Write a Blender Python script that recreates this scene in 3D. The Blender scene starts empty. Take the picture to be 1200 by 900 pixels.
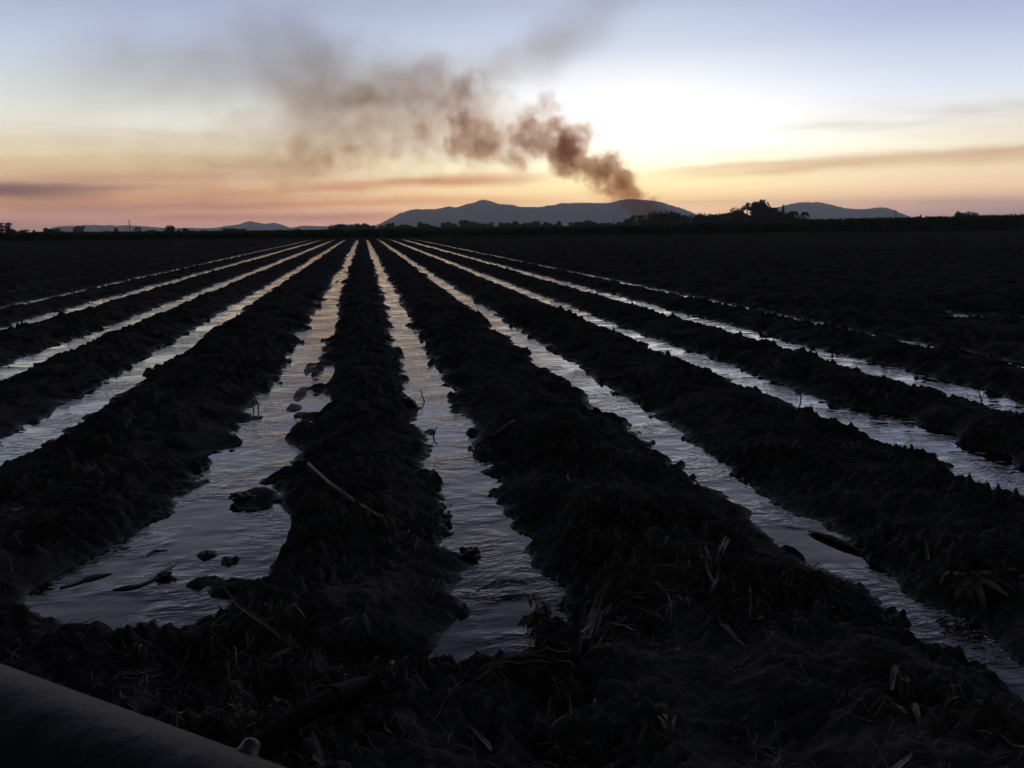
import bpy, bmesh, math, random
import numpy as np
from mathutils import Vector, Matrix

random.seed(7)
RNG = np.random.default_rng(11)
D2R = math.radians
scene = bpy.context.scene
COL = scene.collection

# ------------------------------------------------------------------ camera
F_PX = 1005.0            # focal length for a 1200 px wide frame
H_CAM = 1.55             # above the water in the furrows
ROLL = D2R(0.55)
VP = (425.0, 268.0)      # where the furrows (world +Y) converge


def basis(yaw, pitch):
    fwd = Vector((math.sin(yaw) * math.cos(pitch), math.cos(yaw) * math.cos(pitch), -math.sin(pitch)))
    right = Vector((math.cos(yaw), -math.sin(yaw), 0.0))
    up = right.cross(fwd)
    r2 = right * math.cos(ROLL) - up * math.sin(ROLL)
    u2 = up * math.cos(ROLL) + right * math.sin(ROLL)
    return fwd, r2, u2


yaw, pitch = D2R(9.9), D2R(10.3)
for _ in range(60):
    f_, r_, u_ = basis(yaw, pitch)
    d = Vector((0, 1, 0))
    px = 600 + F_PX * d.dot(r_) / d.dot(f_)
    py = 450 - F_PX * d.dot(u_) / d.dot(f_)
    yaw -= (VP[0] - px) / F_PX * 0.9
    pitch -= (VP[1] - py) / F_PX * 0.9
FWD, RGT, UPV = basis(yaw, pitch)
CAM = Vector((0, 0, H_CAM))


def ray(px, py):
    return (FWD + RGT * ((px - 600) / F_PX) + UPV * ((450 - py) / F_PX)).normalized()


def on_plane(px, py, z=0.0):
    d = ray(px, py)
    return CAM + d * ((z - H_CAM) / d.z)


def azim(px, py=262):
    d = ray(px, py)
    return math.degrees(math.atan2(d.x, d.y))


def at_dist(px, py, dist):
    """point on the pixel's ray at this horizontal distance"""
    d = ray(px, py)
    return CAM + d * (dist / math.hypot(d.x, d.y))


cam_data = bpy.data.cameras.new('camera')
cam = bpy.data.objects.new('camera', cam_data)
COL.objects.link(cam)
cam_data.sensor_width = 36
cam_data.lens = 36 * F_PX / 1200
cam_data.clip_start = 0.05
cam_data.clip_end = 40000
M = Matrix.Identity(4)
for i in range(3):
    M[i][0], M[i][1], M[i][2], M[i][3] = RGT[i], UPV[i], -FWD[i], CAM[i]
cam.matrix_world = M
scene.camera = cam


# ------------------------------------------------------------------ helpers
def s2l(c):
    c = c / 255.0
    return c / 12.92 if c <= 0.04045 else ((c + 0.055) / 1.055) ** 2.4


def rgb(r, g, b, k=1.0):
    return (s2l(r) * k, s2l(g) * k, s2l(b) * k, 1.0)


def link_mesh(name, verts, faces, mat=None, parent=None, smooth=False):
    me = bpy.data.meshes.new(name)
    me.from_pydata([tuple(v) for v in verts], [], faces)
    me.update()
    if smooth:
        me.polygons.foreach_set('use_smooth', [True] * len(me.polygons))
    o = bpy.data.objects.new(name, me)
    COL.objects.link(o)
    if mat:
        me.materials.append(mat)
    if parent:
        o.parent = parent
    return o


def link_bm(name, bm, mat=None, parent=None, smooth=False):
    me = bpy.data.meshes.new(name)
    bm.to_mesh(me)
    bm.free()
    if smooth:
        me.polygons.foreach_set('use_smooth', [True] * len(me.polygons))
    o = bpy.data.objects.new(name, me)
    COL.objects.link(o)
    if mat:
        me.materials.append(mat)
    if parent:
        o.parent = parent
    return o


def empty(name, loc, rz=0.0):
    o = bpy.data.objects.new(name, None)
    COL.objects.link(o)
    o.location = loc
    o.rotation_euler = (0, 0, rz)
    o.empty_display_size = 0.3
    return o


def tag(o, label=None, cat=None, group=None, kind=None):
    if label:
        o['label'] = label
    if cat:
        o['category'] = cat
    if group:
        o['group'] = group
    if kind:
        o['kind'] = kind
    return o


# numpy gradient noise -------------------------------------------------
def _h(ix, iy, seed):
    h = (ix.astype(np.int64) * 374761393 + iy.astype(np.int64) * 668265263 + seed * 974634777) & 0xFFFFFFFF
    h = ((h ^ (h >> 13)) * 1274126177) & 0xFFFFFFFF
    h = (h ^ (h >> 16)) & 0xFFFFFFFF
    return h.astype(np.float64) / 4294967296.0 * 2 * np.pi


def pn(x, y, seed=0):
    x = np.asarray(x, float)
    y = np.asarray(y, float)
    ix, iy = np.floor(x), np.floor(y)
    fx, fy = x - ix, y - iy
    ux = fx * fx * fx * (fx * (fx * 6 - 15) + 10)
    uy = fy * fy * fy * (fy * (fy * 6 - 15) + 10)

    def g(a, b):
        t = _h(ix + a, iy + b, seed)
        return np.cos(t) * (fx - a) + np.sin(t) * (fy - b)
    n0 = g(0, 0) * (1 - ux) + g(1, 0) * ux
    n1 = g(0, 1) * (1 - ux) + g(1, 1) * ux
    return (n0 * (1 - uy) + n1 * uy) * 1.5


def fbm(x, y, oct=4, seed=0):
    s, a, f, t = 0, 1.0, 1.0, 0
    for i in range(oct):
        s = s + a * pn(x * f, y * f, seed + i * 17)
        t += a
        a *= .5
        f *= 2.03
    return s / t


def sm(a, b, x):
    t = np.clip((x - a) / (b - a), 0, 1)
    return t * t * (3 - 2 * t)


# ------------------------------------------------------------------ node helpers
def new_mat(name):
    m = bpy.data.materials.new(name)
    m.use_nodes = True
    nt = m.node_tree
    nt.nodes.clear()
    out = nt.nodes.new('ShaderNodeOutputMaterial')
    return m, nt, out


class NB:
    """small node builder"""

    def __init__(self, nt):
        self.nt = nt

    def n(self, typ, **kw):
        nd = self.nt.nodes.new(typ)
        for k, v in kw.items():
            setattr(nd, k, v)
        return nd

    def set(self, sock, v):
        if isinstance(v, bpy.types.NodeSocket):
            self.nt.links.new(v, sock)
        else:
            sock.default_value = v

    def m(self, op, a, b=None, c=None, clamp=False):
        nd = self.n('ShaderNodeMath', operation=op)
        nd.use_clamp = clamp
        self.set(nd.inputs[0], a)
        if b is not None:
            self.set(nd.inputs[1], b)
        if c is not None:
            self.set(nd.inputs[2], c)
        return nd.outputs[0]

    def ss(self, a, b, x):
        nd = self.n('ShaderNodeMapRange', interpolation_type='SMOOTHSTEP')
        self.set(nd.inputs['Value'], x)
        nd.inputs['From Min'].default_value = a
        nd.inputs['From Max'].default_value = b
        return nd.outputs[0]

    def lin(self, a, b, x, c=0.0, d=1.0):
        nd = self.n('ShaderNodeMapRange')
        self.set(nd.inputs['Value'], x)
        nd.inputs['From Min'].default_value = a
        nd.inputs['From Max'].default_value = b
        nd.inputs['To Min'].default_value = c
        nd.inputs['To Max'].default_value = d
        return nd.outputs[0]

    def gauss(self, x, c, s):
        t = self.m('DIVIDE', self.m('SUBTRACT', x, c), s)
        t = self.m('MULTIPLY', t, t)
        return self.m('EXPONENT', self.m('MULTIPLY', t, -1.0))

    def mix(self, fac, a, b, blend='MIX'):
        nd = self.n('ShaderNodeMix', data_type='RGBA', blend_type=blend)
        self.set(nd.inputs[0], fac)
        self.set(nd.inputs[6], a)
        self.set(nd.inputs[7], b)
        return nd.outputs[2]

    def noise(self, vec, scale, detail=3, rough=.5, dist=0.0, dim='3D'):
        nd = self.n('ShaderNodeTexNoise', noise_dimensions=dim)
        if vec is not None:
            self.nt.links.new(vec, nd.inputs['Vector'])
        nd.inputs['Scale'].default_value = scale
        nd.inputs['Detail'].default_value = detail
        nd.inputs['Roughness'].default_value = rough
        nd.inputs['Distortion'].default_value = dist
        return nd.outputs['Fac']

    def mapping(self, vec, scale=(1, 1, 1), loc=(0, 0, 0), rot=(0, 0, 0)):
        nd = self.n('ShaderNodeMapping')
        self.nt.links.new(vec, nd.inputs['Vector'])
        nd.inputs['Scale'].default_value = scale
        nd.inputs['Location'].default_value = loc
        nd.inputs['Rotation'].default_value = rot
        return nd.outputs[0]

    def ramp(self, fac, stops, interp='LINEAR'):
        nd = self.n('ShaderNodeValToRGB')
        cr = nd.color_ramp
        cr.interpolation = interp
        while len(cr.elements) < len(stops):
            cr.elements.new(0.5)
        for e, (p, c) in zip(cr.elements, stops):
            e.position = p
            e.color = c
        self.set(nd.inputs[0], fac)
        return nd.outputs[0]


def simple_mat(name, c1, c2, rough=.8, scale=5.0, spec=.3, stretch=(1, 1, 1), bump=0.0, bump_scale=20, trans=0.0):
    m, nt, out = new_mat(name)
    b = NB(nt)
    tc = b.n('ShaderNodeTexCoord').outputs['Object']
    v = b.mapping(tc, stretch)
    col = b.mix(b.ss(.3, .7, b.noise(v, scale, 5, .6)), (*c1, 1), (*c2, 1))
    p = b.n('ShaderNodeBsdfPrincipled')
    b.set(p.inputs['Base Color'], col)
    p.inputs['Roughness'].default_value = rough
    p.inputs['Specular IOR Level'].default_value = spec
    if bump:
        bp = b.n('ShaderNodeBump')
        bp.inputs['Distance'].default_value = bump
        b.set(bp.inputs['Height'], b.noise(v, bump_scale, 4, .6))
        nt.links.new(bp.outputs[0], p.inputs['Normal'])
    if trans:
        tr = b.n('ShaderNodeBsdfTranslucent')
        b.set(tr.inputs['Color'], b.mix(1.0, col, (.85, 1.0, .85, 1), 'MULTIPLY'))
        ms = b.n('ShaderNodeMixShader')
        ms.inputs[0].default_value = trans
        nt.links.new(p.outputs[0], ms.inputs[1])
        nt.links.new(tr.outputs[0], ms.inputs[2])
        nt.links.new(ms.outputs[0], out.inputs['Surface'])
    else:
        nt.links.new(p.outputs[0], out.inputs['Surface'])
    return m


# ------------------------------------------------------------------ materials
def soil_material():
    m, nt, out = new_mat('wet_clay_soil')
    b = NB(nt)
    tc = b.n('ShaderNodeTexCoord').outputs['Object']
    sep = b.n('ShaderNodeSeparateXYZ')
    nt.links.new(tc, sep.inputs[0])
    n1 = b.noise(tc, 3.0, 5, .6)
    n2 = b.noise(tc, 28.0, 4, .6)
    col = b.mix(b.ss(.35, .65, n1), (.042, .041, .044, 1), (.115, .109, .108, 1))
    col = b.mix(b.m('MULTIPLY', b.ss(.56, .68, n2), .5), col, (.13, .12, .11, 1))
    col = b.mix(b.m('MULTIPLY', b.ss(.10, .22, b.m('ADD', sep.outputs['Z'], b.lin(0, 1, b.noise(tc, 6, 4, .6), -.10, .10))), .6), col, (.115, .107, .10, 1))
    # the mud is soaked just above the water line
    wet = b.m('SUBTRACT', 1.0, b.ss(.0, .035, b.m('ADD', sep.outputs['Z'], b.lin(0, 1, n1, -.03, .03))))
    p = b.n('ShaderNodeBsdfPrincipled')
    b.set(p.inputs['Base Color'], col)
    b.set(p.inputs['Roughness'], b.lin(0, 1, wet, .95, .5))
    b.set(p.inputs['Specular IOR Level'], b.lin(0, 1, wet, .0, .22))
    bp = b.n('ShaderNodeBump')
    bp.inputs['Distance'].default_value = .012
    bp.inputs['Strength'].default_value = .8
    b.set(bp.inputs['Height'], b.m('ADD', n2, b.m('MULTIPLY', b.noise(tc, 90, 3, .6), .4)))
    nt.links.new(bp.outputs[0], p.inputs['Normal'])
    nt.links.new(p.outputs[0], out.inputs['Surface'])
    return m


def water_material():
    m, nt, out = new_mat('muddy_water')
    b = NB(nt)
    geo = b.n('ShaderNodeNewGeometry').outputs['Position']
    # flow ripples: crests run across the furrow
    warp = b.noise(geo, 1.6, 2, .5)
    wv = b.n('ShaderNodeVectorMath', operation='ADD')
    nt.links.new(geo, wv.inputs[0])
    cmb = b.n('ShaderNodeCombineXYZ')
    b.set(cmb.inputs[1], b.lin(0, 1, warp, -.15, .15))
    nt.links.new(cmb.outputs[0], wv.inputs[1])
    v1 = b.mapping(wv.outputs[0], (9.0, 21.0, 1))
    v2 = b.mapping(wv.outputs[0], (26.0, 54.0, 1), rot=(0, 0, .18))
    v3 = b.mapping(geo, (1.5, 3.2, 1))
    n1 = b.noise(v1, 1.0, 2.5, .55, .1)
    n2 = b.noise(v2, 1.0, 2.0, .5, .2)
    n3 = b.noise(v3, 1.0, 2.0, .5)
    calm = b.ss(.42, .58, b.noise(geo, 1.5, 3, .55))
    h = b.m('ADD', b.m('MULTIPLY', n1, .0150), b.m('MULTIPLY', n2, .0018))
    h = b.m('MULTIPLY', h, b.lin(0, 1, calm, .07, 1.25))
    h = b.m('ADD', h, b.m('MULTIPLY', n3, .02))
    bp = b.n('ShaderNodeBump')
    bp.inputs['Distance'].default_value = 1.0
    bp.inputs['Strength'].default_value = .47
    b.set(bp.inputs['Height'], h)
    p = b.n('ShaderNodeBsdfPrincipled')
    b.set(p.inputs['Base Color'], b.mix(b.ss(.35, .65, b.noise(geo, 2.5, 3)), (.016, .014, .013, 1), (.028, .024, .021, 1)))
    p.inputs['Roughness'].default_value = .02
    p.inputs['IOR'].default_value = 1.40
    nt.links.new(bp.outputs[0], p.inputs['Normal'])
    nt.links.new(p.outputs[0], out.inputs['Surface'])
    return m


MAT_SOIL = soil_material()
MAT_WATER = water_material()
MAT_STRAW = simple_mat('dry_cane_leaf', (.075, .068, .057), (.32, .285, .235), .75, 6, .25)
MAT_STRAW_PALE = simple_mat('pale_cane_leaf', (.12, .105, .085), (.26, .23, .19), .75, 9, .3)
MAT_STALK = simple_mat('cane_stalk_rind', (.08, .07, .055), (.15, .13, .105), .6, 12, .3, (1, 1, 1))
MAT_LEAF = simple_mat('tree_leaves', (.035, .048, .026), (.075, .092, .048), .7, .35, .2, trans=.3)
MAT_BARK = simple_mat('tree_bark', (.05, .042, .034), (.12, .10, .08), .9, 2, .2)
MAT_CROP = simple_mat('green_cane', (.07, .10, .05), (.13, .17, .085), .65, .3, .1, trans=.3)
MAT_HILL = simple_mat('forested_hill', (.030, .038, .026), (.055, .06, .042), .95, .004, .05)
MAT_PLAIN = simple_mat('far_paddock', (.022, .026, .016), (.04, .042, .026), .95, .01, .0)
MAT_POLE = simple_mat('weathered_pole', (.07, .06, .05), (.13, .115, .1), .85, 3, .2)
MAT_PIPE = simple_mat('lay_flat_pipe_film', (.026, .029, .045), (.050, .053, .066), .55, 7, .25, (1, 1, 1), .012, 6)
MAT_CUP = simple_mat('moulded_plastic', (.08, .075, .06), (.11, .105, .085), .45, 8, .5)
MAT_HOSE = simple_mat('black_hose', (.008, .008, .009), (.013, .013, .014), .8, 10, .05)
MAT_CUFF = simple_mat('grey_hose_cuff', (.009, .009, .010), (.018, .018, .019), .75, 10, .08)
MAT_MUD = simple_mat('wet_mud', (.018, .016, .015), (.04, .034, .03), .42, 7, .4, (1, 1, 1), .01, 25)
MAT_SHEATH = simple_mat('wet_leaf_sheath', (.06, .055, .05), (.16, .145, .13), .30, 8, .5, (1, 1, 1), .003, 30)

# ------------------------------------------------------------------ the field
# furrow centre lines, measured in the photograph (in metres from the camera's own line)
CENTRES = [-9.0, -7.30, -5.78, -4.02, -2.55, -0.76, 0.57, 2.15, 3.80, 5.40, 6.99, 8.6, 10.2]
HW = {-9.0: .17, -7.30: .30, -5.78: .34, -4.02: .25, -2.55: .215, -0.76: .25, 0.57: .225, 2.15: .21, 3.80: .235, 5.40: .33, 6.99: .26, 8.6: .06, 10.2: .04}
NEAR_END = {-0.76: 3.30, 0.57: 2.85}
FAR = 139.0
RIDGE = .118

# hand-placed hollows and mud bars: pixel, radius x, radius y (m), height
MODS = []
BARS = []


def mod(px, py, rx, ry, dz):
    p = on_plane(px, py, 0)
    MODS.append((p.x, p.y, rx, ry, dz))


def bar(px, py, rx, ry, top):
    p = on_plane(px, py, 0)
    BARS.append((p.x, p.y, rx, ry, top))


# low mud patches that break the water
bar(242, 650, .075, .07, .012)
bar(270, 658, .06, .08, .012)
bar(240, 682, .12, .09, .014)
bar(205, 680, .035, .04, .006)
bar(275, 690, .14, .10, .03)
bar(352, 462, .085, .55, .016)
bar(362, 432, .07, .7, .016)
bar(345, 478, .10, .25, .014)
bar(300, 585, .15, .28, .03)
bar(488, 478, .075, .16, .014)
bar(505, 506, .06, .14, .016)
bar(270, 500, .10, .20, .010)
bar(262, 478, .16, .30, .012)
bar(545, 360, .16, .5, .03)
bar(395, 330, .10, 1.4, .006)
# pool at the near end of the furrow beside the pipe
mod(115, 685, .28, .26, -.17)
mod(180, 700, .26, .18, -.12)
mod(190, 640, .30, .50, -.07)
mod(250, 665, .30, .28, -.07)
mod(315, 625, .10, .42, -.26)
# upper mud bar and its side puddle
mod(385, 438, .06, .55, -.20)
mod(377, 474, .085, .35, -.20)
mod(370, 500, .05, .2, -.12)
mod(352, 508, .12, .35, .10)
mod(388, 380, .10, 1.2, -.14)
mod(222, 405, .10, .8, -.16)
# middle furrow, near end
mod(520, 785, .22, .09, -.18)
mod(560, 760, .15, .22, -.16)
mod(600, 690, .17, .22, -.08)
mod(465, 789, .24, .09, -.20)
mod(640, 740, .12, .14, .10)
# dark clods in the middle furrow
mod(562, 375, .18, .5, .10)        # bar across the next furrow
# broken puddles between the two right furrows
mod(1035, 490, .26, .24, -.25)
mod(1085, 508, .24, .18, -.25)
mod(1140, 535, .28, .18, -.26)
mod(1185, 560, .2, .2, -.2)
mod(1105, 545, .3, .13, .12)
mod(1165, 373, .9, .6, -.24)
mod(640, 425, .14, .35, -.10)
mod(60, 690, .18, .2, -.04)
# earth bank at the near ends
mod(200, 750, .8, .14, .03)
mod(700, 800, .9, .35, .04)


def ground_z(x, y):
    x = np.asarray(x, float)
    y = np.asarray(y, float)
    meander = .035 * pn(y * .55, x * 0 + 3.3, 5) + .02 * pn(y * 1.7, x * .3 + 1.3, 6)
    best = np.full(x.shape, 1e9)
    hw = np.full(x.shape, .2)
    ex = np.full(x.shape, -1e9)
    kk = np.zeros(x.shape)
    cs = list(CENTRES)
    for i in range(1, 90):
        cs.append(-9.0 - 1.6 * i)
        cs.append(10.2 + 1.6 * i)
    lo, hi = x.min() - 2, x.max() + 2
    for k, c in enumerate(cs):
        if c < lo or c > hi:
            continue
        cc = c
        if c == -0.76:
            cc = c - .17 * (1 - sm(3.2, 7.5, y)) + 0 * y
        d = np.abs(x - cc - meander)
        w = d < best
        best = np.where(w, d, best)
        hw = np.where(w, HW.get(c, .0), hw)
        ex = np.where(w, NEAR_END.get(c, -50), ex)
        kk = np.where(w, k, kk)
    wv = .95 + .30 * pn(y * .9, kk * 7.7, 21) + .40 * pn(y * 3.1, kk * 5.1 + np.sign(x) * 3, 22) + .32 * pn(y * 6, x * 5, 23) + .14 * pn(y * 17, x * 14, 24)
    wv = np.clip(wv, .3, 1.7)
    wv = wv * np.where(np.abs(kk - 7) < .1, .70 + .30 * sm(4.0, 7.0, y), 1.0)
    hh = np.maximum(hw * wv * np.where(hw == HW[-0.76], .93, .86), .03)
    bed = -.055 * (1 - np.clip(best / hh, 0, 1) ** 2.5)
    t = np.clip((best - hh + .04) / .46, 0, 1)
    bed = bed + .03 * sm(.30, .55, pn(x * 6, y * 3.2, 81)) * np.clip(best / hh * 1.4 - .35, 0, 1) * (best < hh * 1.25)
    z = bed + RIDGE * (t * t * (3 - 2 * t)) ** .72 - .008
    z = z + .05 * sm(.46, .62, pn(y * 1.3 + x * 1.5, kk * 3.3 + 9.1, 77)) * sm(8, 14, y) * (best < .5) * np.where(np.isin(kk, (4, 5, 6, 7)), 1.0, .45)
    # ridge top rounds over slightly
    z = z + .02 * np.clip((best - .35) / .4, 0, 1)
    dry = np.where(hw < .01, .16, 0)
    z = np.maximum(z, -.085 + dry)
    # near ends of the furrows close
    close = 1 - sm(ex - .28, ex + .12, y + .10 * pn(x * 4, y * 4, 31) + .06 * pn(x * 11, y * 11, 32))
    z = z * (1 - close) + np.maximum(z, .10) * close
    # shallow lift of the headland by the pipe
    z = z + .05 * (1 - sm(1.6, 2.8, y))
    for mx, my, rx, ry, dz in MODS:
        q = ((x - mx) / rx) ** 2 + ((y - my) / ry) ** 2
        z = z + dz * np.exp(-q)
    bank = np.clip((z + .03) / .14, 0, 1)
    for bx, by, rx, ry, zt in BARS:
        q = ((x - bx) / rx) ** 2 + ((y - by) / ry) ** 2
        z = np.maximum(z, -.06 + (zt + .06) * np.exp(-q * q))
    fall = 1 / (1 + np.maximum(y - 60, 0) / 60)
    rgh = .35 + .95 * sm(-.35, .45, pn(x * 1.3, y * 1.1, 45) + .5 * pn(x * 4, y * 3.5, 46))
    c1 = fbm(x * 2.3, y * 2.0, 3, 41)
    c2 = np.abs(fbm(x * 7.5, y * 7.0, 3, 51))
    c3 = np.abs(fbm(x * 19, y * 19, 3, 61))
    c4 = fbm(x * 46, y * 46, 2, 71)
    z = z + (.06 * c1 + .135 * rgh * (c2 - .16)) * (.20 + .80 * bank) * fall
    z = z + rgh * (.052 * (c3 - .16) + .014 * c4) * (.42 + .58 * bank) * fall
    # the water stops before the crop
    z = z + .3 * sm(FAR - 4, FAR + 2, y)
    return z


def grid_arrays(xs, ys):
    X, Y = np.meshgrid(xs, ys)
    return X.ravel(), Y.ravel(), len(xs), len(ys)


def build_ground():
    def axis(segs):
        out = []
        for a, b, st in segs:
            n = max(1, int(round((b - a) / st)))
            out.append(np.linspace(a, b, n, endpoint=False))
        out.append(np.array([segs[-1][1]]))
        return np.concatenate(out)
    V, Q = [], []
    off = 0
    bands = [
        (axis([(-6, -3.2, .06), (-3.2, 4.4, .0115), (4.4, 8, .05)]), axis([(-4, 1.2, .12), (1.2, 6.0, .0125)])),
        (axis([(-22, -8, .12), (-8, 12, .025), (12, 26, .12)]), axis([(5.99, 16.0, .034)])),
        (axis([(-60, -12, .25), (-12, 16, .05), (16, 70, .25)]), axis([(15.98, 44.0, .11)])),
        (axis([(-190, -14, .4), (-14, 20, .10), (20, 230, .4)]), axis([(43.95, 142.0, .42)])),
    ]
    for bi, (xs, ys) in enumerate(bands):
        X, Y, nx, ny = grid_arrays(xs, ys)
        Z = ground_z(X, Y)
        V.append(np.stack([X, Y, Z], 1))
        i = np.arange(nx - 1)
        j = np.arange(ny - 1)
        I, J = np.meshgrid(i, j)
        a = (J * nx + I).ravel() + off
        Q.append(np.stack([a, a + 1, a + 1 + nx, a + nx], 1))
        off += len(X)
    V = np.concatenate(V)
    Q = np.concatenate(Q)
    me = bpy.data.meshes.new('ground')
    me.vertices.add(len(V))
    me.vertices.foreach_set('co', V.astype(np.float32).ravel())
    me.loops.add(len(Q) * 4)
    me.loops.foreach_set('vertex_index', Q.astype(np.int32).ravel())
    me.polygons.add(len(Q))
    me.polygons.foreach_set('loop_start', np.arange(0, len(Q) * 4, 4, dtype=np.int32))
    me.polygons.foreach_set('use_smooth', np.ones(len(Q), bool))
    me.update(calc_edges=True)
    me.validate()
    o = bpy.data.objects.new('ground', me)
    COL.objects.link(o)
    me.materials.append(MAT_SOIL)
    tag(o, 'dark ploughed clay field of long ridges and furrows', kind='structure')
    return o


build_ground()

# far plain: one sheet to the horizon (a ring of strips round the field, slightly below it)
S = 14000
o = link_mesh('terrain', [(-S, -S, -.30), (S, -S, -.30), (S, S, -.30), (-S, S, -.30)], [(0, 1, 2, 3)], MAT_PLAIN)
tag(o, 'flat dark plain reaching to the hills', kind='structure')

# water: one long strip in every flooded furrow
for c in CENTRES:
    y0 = 1.0
    xl, xr = c - .78, c + .78
    if c == -0.76:
        xl, xr = -1.66, -0.12
    elif c == 0.57:
        xl, xr = -0.1195, 1.35
    elif c == -2.55:
        xr, xl = -1.67, -3.33
    elif c == 2.15:
        xl, xr = 1.36, 2.97
    n = 60
    ys = np.geomspace(y0, FAR, n)
    vs = [(xl, y, 0) for y in ys] + [(xr, y, 0) for y in ys]
    fs = [(i, n + i, n + i + 1, i + 1) for i in range(n - 1)]
    o = link_mesh('water', vs, fs, MAT_WATER)
    tag(o, 'still irrigation water lying in a furrow', kind='structure')


# ------------------------------------------------------------------ litter
def ribbon(V, F, pts, wid, up=(0, 0, 1), fold=.0):
    """a thin leaf strip along pts with widths wid (a shallow V in section when fold > 0)"""
    n = len(pts)
    base = len(V)
    up = Vector(up)
    for i, p in enumerate(pts):
        p = Vector(p)
        t = (Vector(pts[min(i + 1, n - 1)]) - Vector(pts[max(i - 1, 0)]))
        if t.length < 1e-9:
            t = Vector((1, 0, 0))
        s = t.normalized().cross(up)
        if s.length < 1e-4:
            s = Vector((1, 0, 0))
        s.normalize()
        w = wid[i] * .5
        V.append(p - s * w)
        V.append(p - Vector((0, 0, fold * w)))
        V.append(p + s * w)
    for i in range(n - 1):
        a = base + i * 3
        F.append((a, a + 1, a + 4, a + 3))
        F.append((a + 1, a + 2, a + 5, a + 4))


def build_trash():
    V, F = [], []
    n = 28000
    # more litter near by; it thins out with distance
    y = 1.7 * (26 / 1.7) ** (RNG.random(n) ** 1.15)
    x = (RNG.random(n) * 2 - 1) * (y * .72 + .7) + y * .17
    clump = fbm(x * .8, y * .8, 3, 91) + .35 * fbm(x * 3, y * 3, 2, 93)
    z = ground_z(x, y)
    keep = (z > .045) & (RNG.random(n) < np.clip(.30 + clump * 1.5, .05, 1))
    x, y, z = x[keep], y[keep], z[keep]
    ln = .03 + .13 * RNG.random(len(x)) ** 2.2 + (RNG.random(len(x)) < .05) * .18
    ang = RNG.random(len(x)) * 2 * np.pi
    ca, sa = np.cos(ang), np.sin(ang)
    K = 5
    ts = np.linspace(-.5, .5, K)
    bend = (RNG.random(len(x)) - .5) * .5
    PX = np.stack([x + ca * ln * t - sa * ln * bend * (t * t) for t in ts], 1)
    PY = np.stack([y + sa * ln * t + ca * ln * bend * (t * t) for t in ts], 1)
    GZ = ground_z(PX.ravel(), PY.ravel()).reshape(PX.shape)
    GZ = np.maximum(GZ, 0)
    gm = GZ.mean(1, keepdims=True)
    lift = RNG.random(len(x)) * .02 + .006
    tilt = (RNG.random(len(x)) ** 3) * np.sign(RNG.random(len(x)) - .5) * .55
    PZ = np.maximum(gm * .4 + GZ * .6, GZ) + lift[:, None] + np.abs(tilt)[:, None] * ln[:, None] * (ts[None, :] * np.sign(tilt)[:, None] + .5)
    wd = .002 + .006 * RNG.random(len(x)) ** 2 + (RNG.random(len(x)) < .07) * .012
    for i in range(len(x)):
        pts = [(PX[i, k], PY[i, k], PZ[i, k]) for k in range(K)]
        w = wd[i]
        rz = RNG.random(3) - .5
        ribbon(V, F, pts, [w * .5, w, w * 1.05, w * .9, w * .25], (rz[0], rz[1], 1.0), .5)
    o = link_mesh('cane_litter', V, F, MAT_STRAW)
    tag(o, 'short broken bits of dry cane leaf littering the ridges', kind='stuff')
    return o


build_trash()


def gz1(x, y):
    return float(ground_z(np.array([x]), np.array([y]))[0])


def on_ground(px, py):
    """where the pixel's ray meets the field (few fixed-point steps)"""
    z = .1
    for _ in range(12):
        p = on_plane(px, py, z)
        z = .5 * z + .5 * max(gz1(p.x, p.y), 0)
    p = on_plane(px, py, z)
    return Vector((p.x, p.y, max(gz1(p.x, p.y), 0.0)))


def tube_bm(bm, pts, rads, seg=8, cap=True):
    rings = []
    n = len(pts)
    pts = [Vector(p) for p in pts]
    prev = None
    for i, p in enumerate(pts):
        t = (pts[min(i + 1, n - 1)] - pts[max(i - 1, 0)]).normalized()
        if prev is None:
            a = Vector((0, 0, 1)) if abs(t.z) < .9 else Vector((1, 0, 0))
            s = t.cross(a).normalized()
        else:
            s = (prev - t * prev.dot(t)).normalized()
        prev = s
        u = t.cross(s)
        rings.append([bm.verts.new(p + (s * math.cos(q) + u * math.sin(q)) * rads[i]) for q in [2 * math.pi * k / seg for k in range(seg)]])
    for a, b in zip(rings, rings[1:]):
        for k in range(seg):
            bm.faces.new((a[k], a[(k + 1) % seg], b[(k + 1) % seg], b[k]))
    if cap:
        bm.faces.new(rings[0][::-1])
        bm.faces.new(rings[-1])
    return rings


def local(o_loc, pts):
    return [Vector(p) - Vector(o_loc) for p in pts]


def drape(pxs, lift, steps=6):
    """polyline through pixels lying on the ground, subdivided"""
    P = [on_ground(*p) for p in pxs]
    out = []
    for i in range(len(P) - 1):
        for k in range(steps):
            q = P[i].lerp(P[i + 1], k / steps)
            out.append(q)
    out.append(P[-1])
    res = []
    for q in out:
        res.append(Vector((q.x, q.y, max(gz1(q.x, q.y), 0) + lift)))
    # smooth the heights so that stems bridge the hollows
    for _ in range(3):
        zs = [v.z for v in res]
        for i in range(1, len(res) - 1):
            res[i].z = max((zs[i - 1] + zs[i] * 2 + zs[i + 1]) / 4, zs[i])
    return res


# pale cane stalk lying on the ridge
P = drape([(362, 550), (392, 578), (425, 604), (456, 630)], .034, 4)
loc = P[len(P) // 2].copy()
bm = bmesh.new()
tube_bm(bm, local(loc, P), [.0105 if i % 4 else .012 for i in range(len(P))], 8)
o = link_bm('cane_stalk', bm, MAT_STALK, smooth=True)
o.location = loc
tag(o, 'long pale cane stalk lying slantwise on the ridge between the two middle furrows', 'cane stalk')

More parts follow.
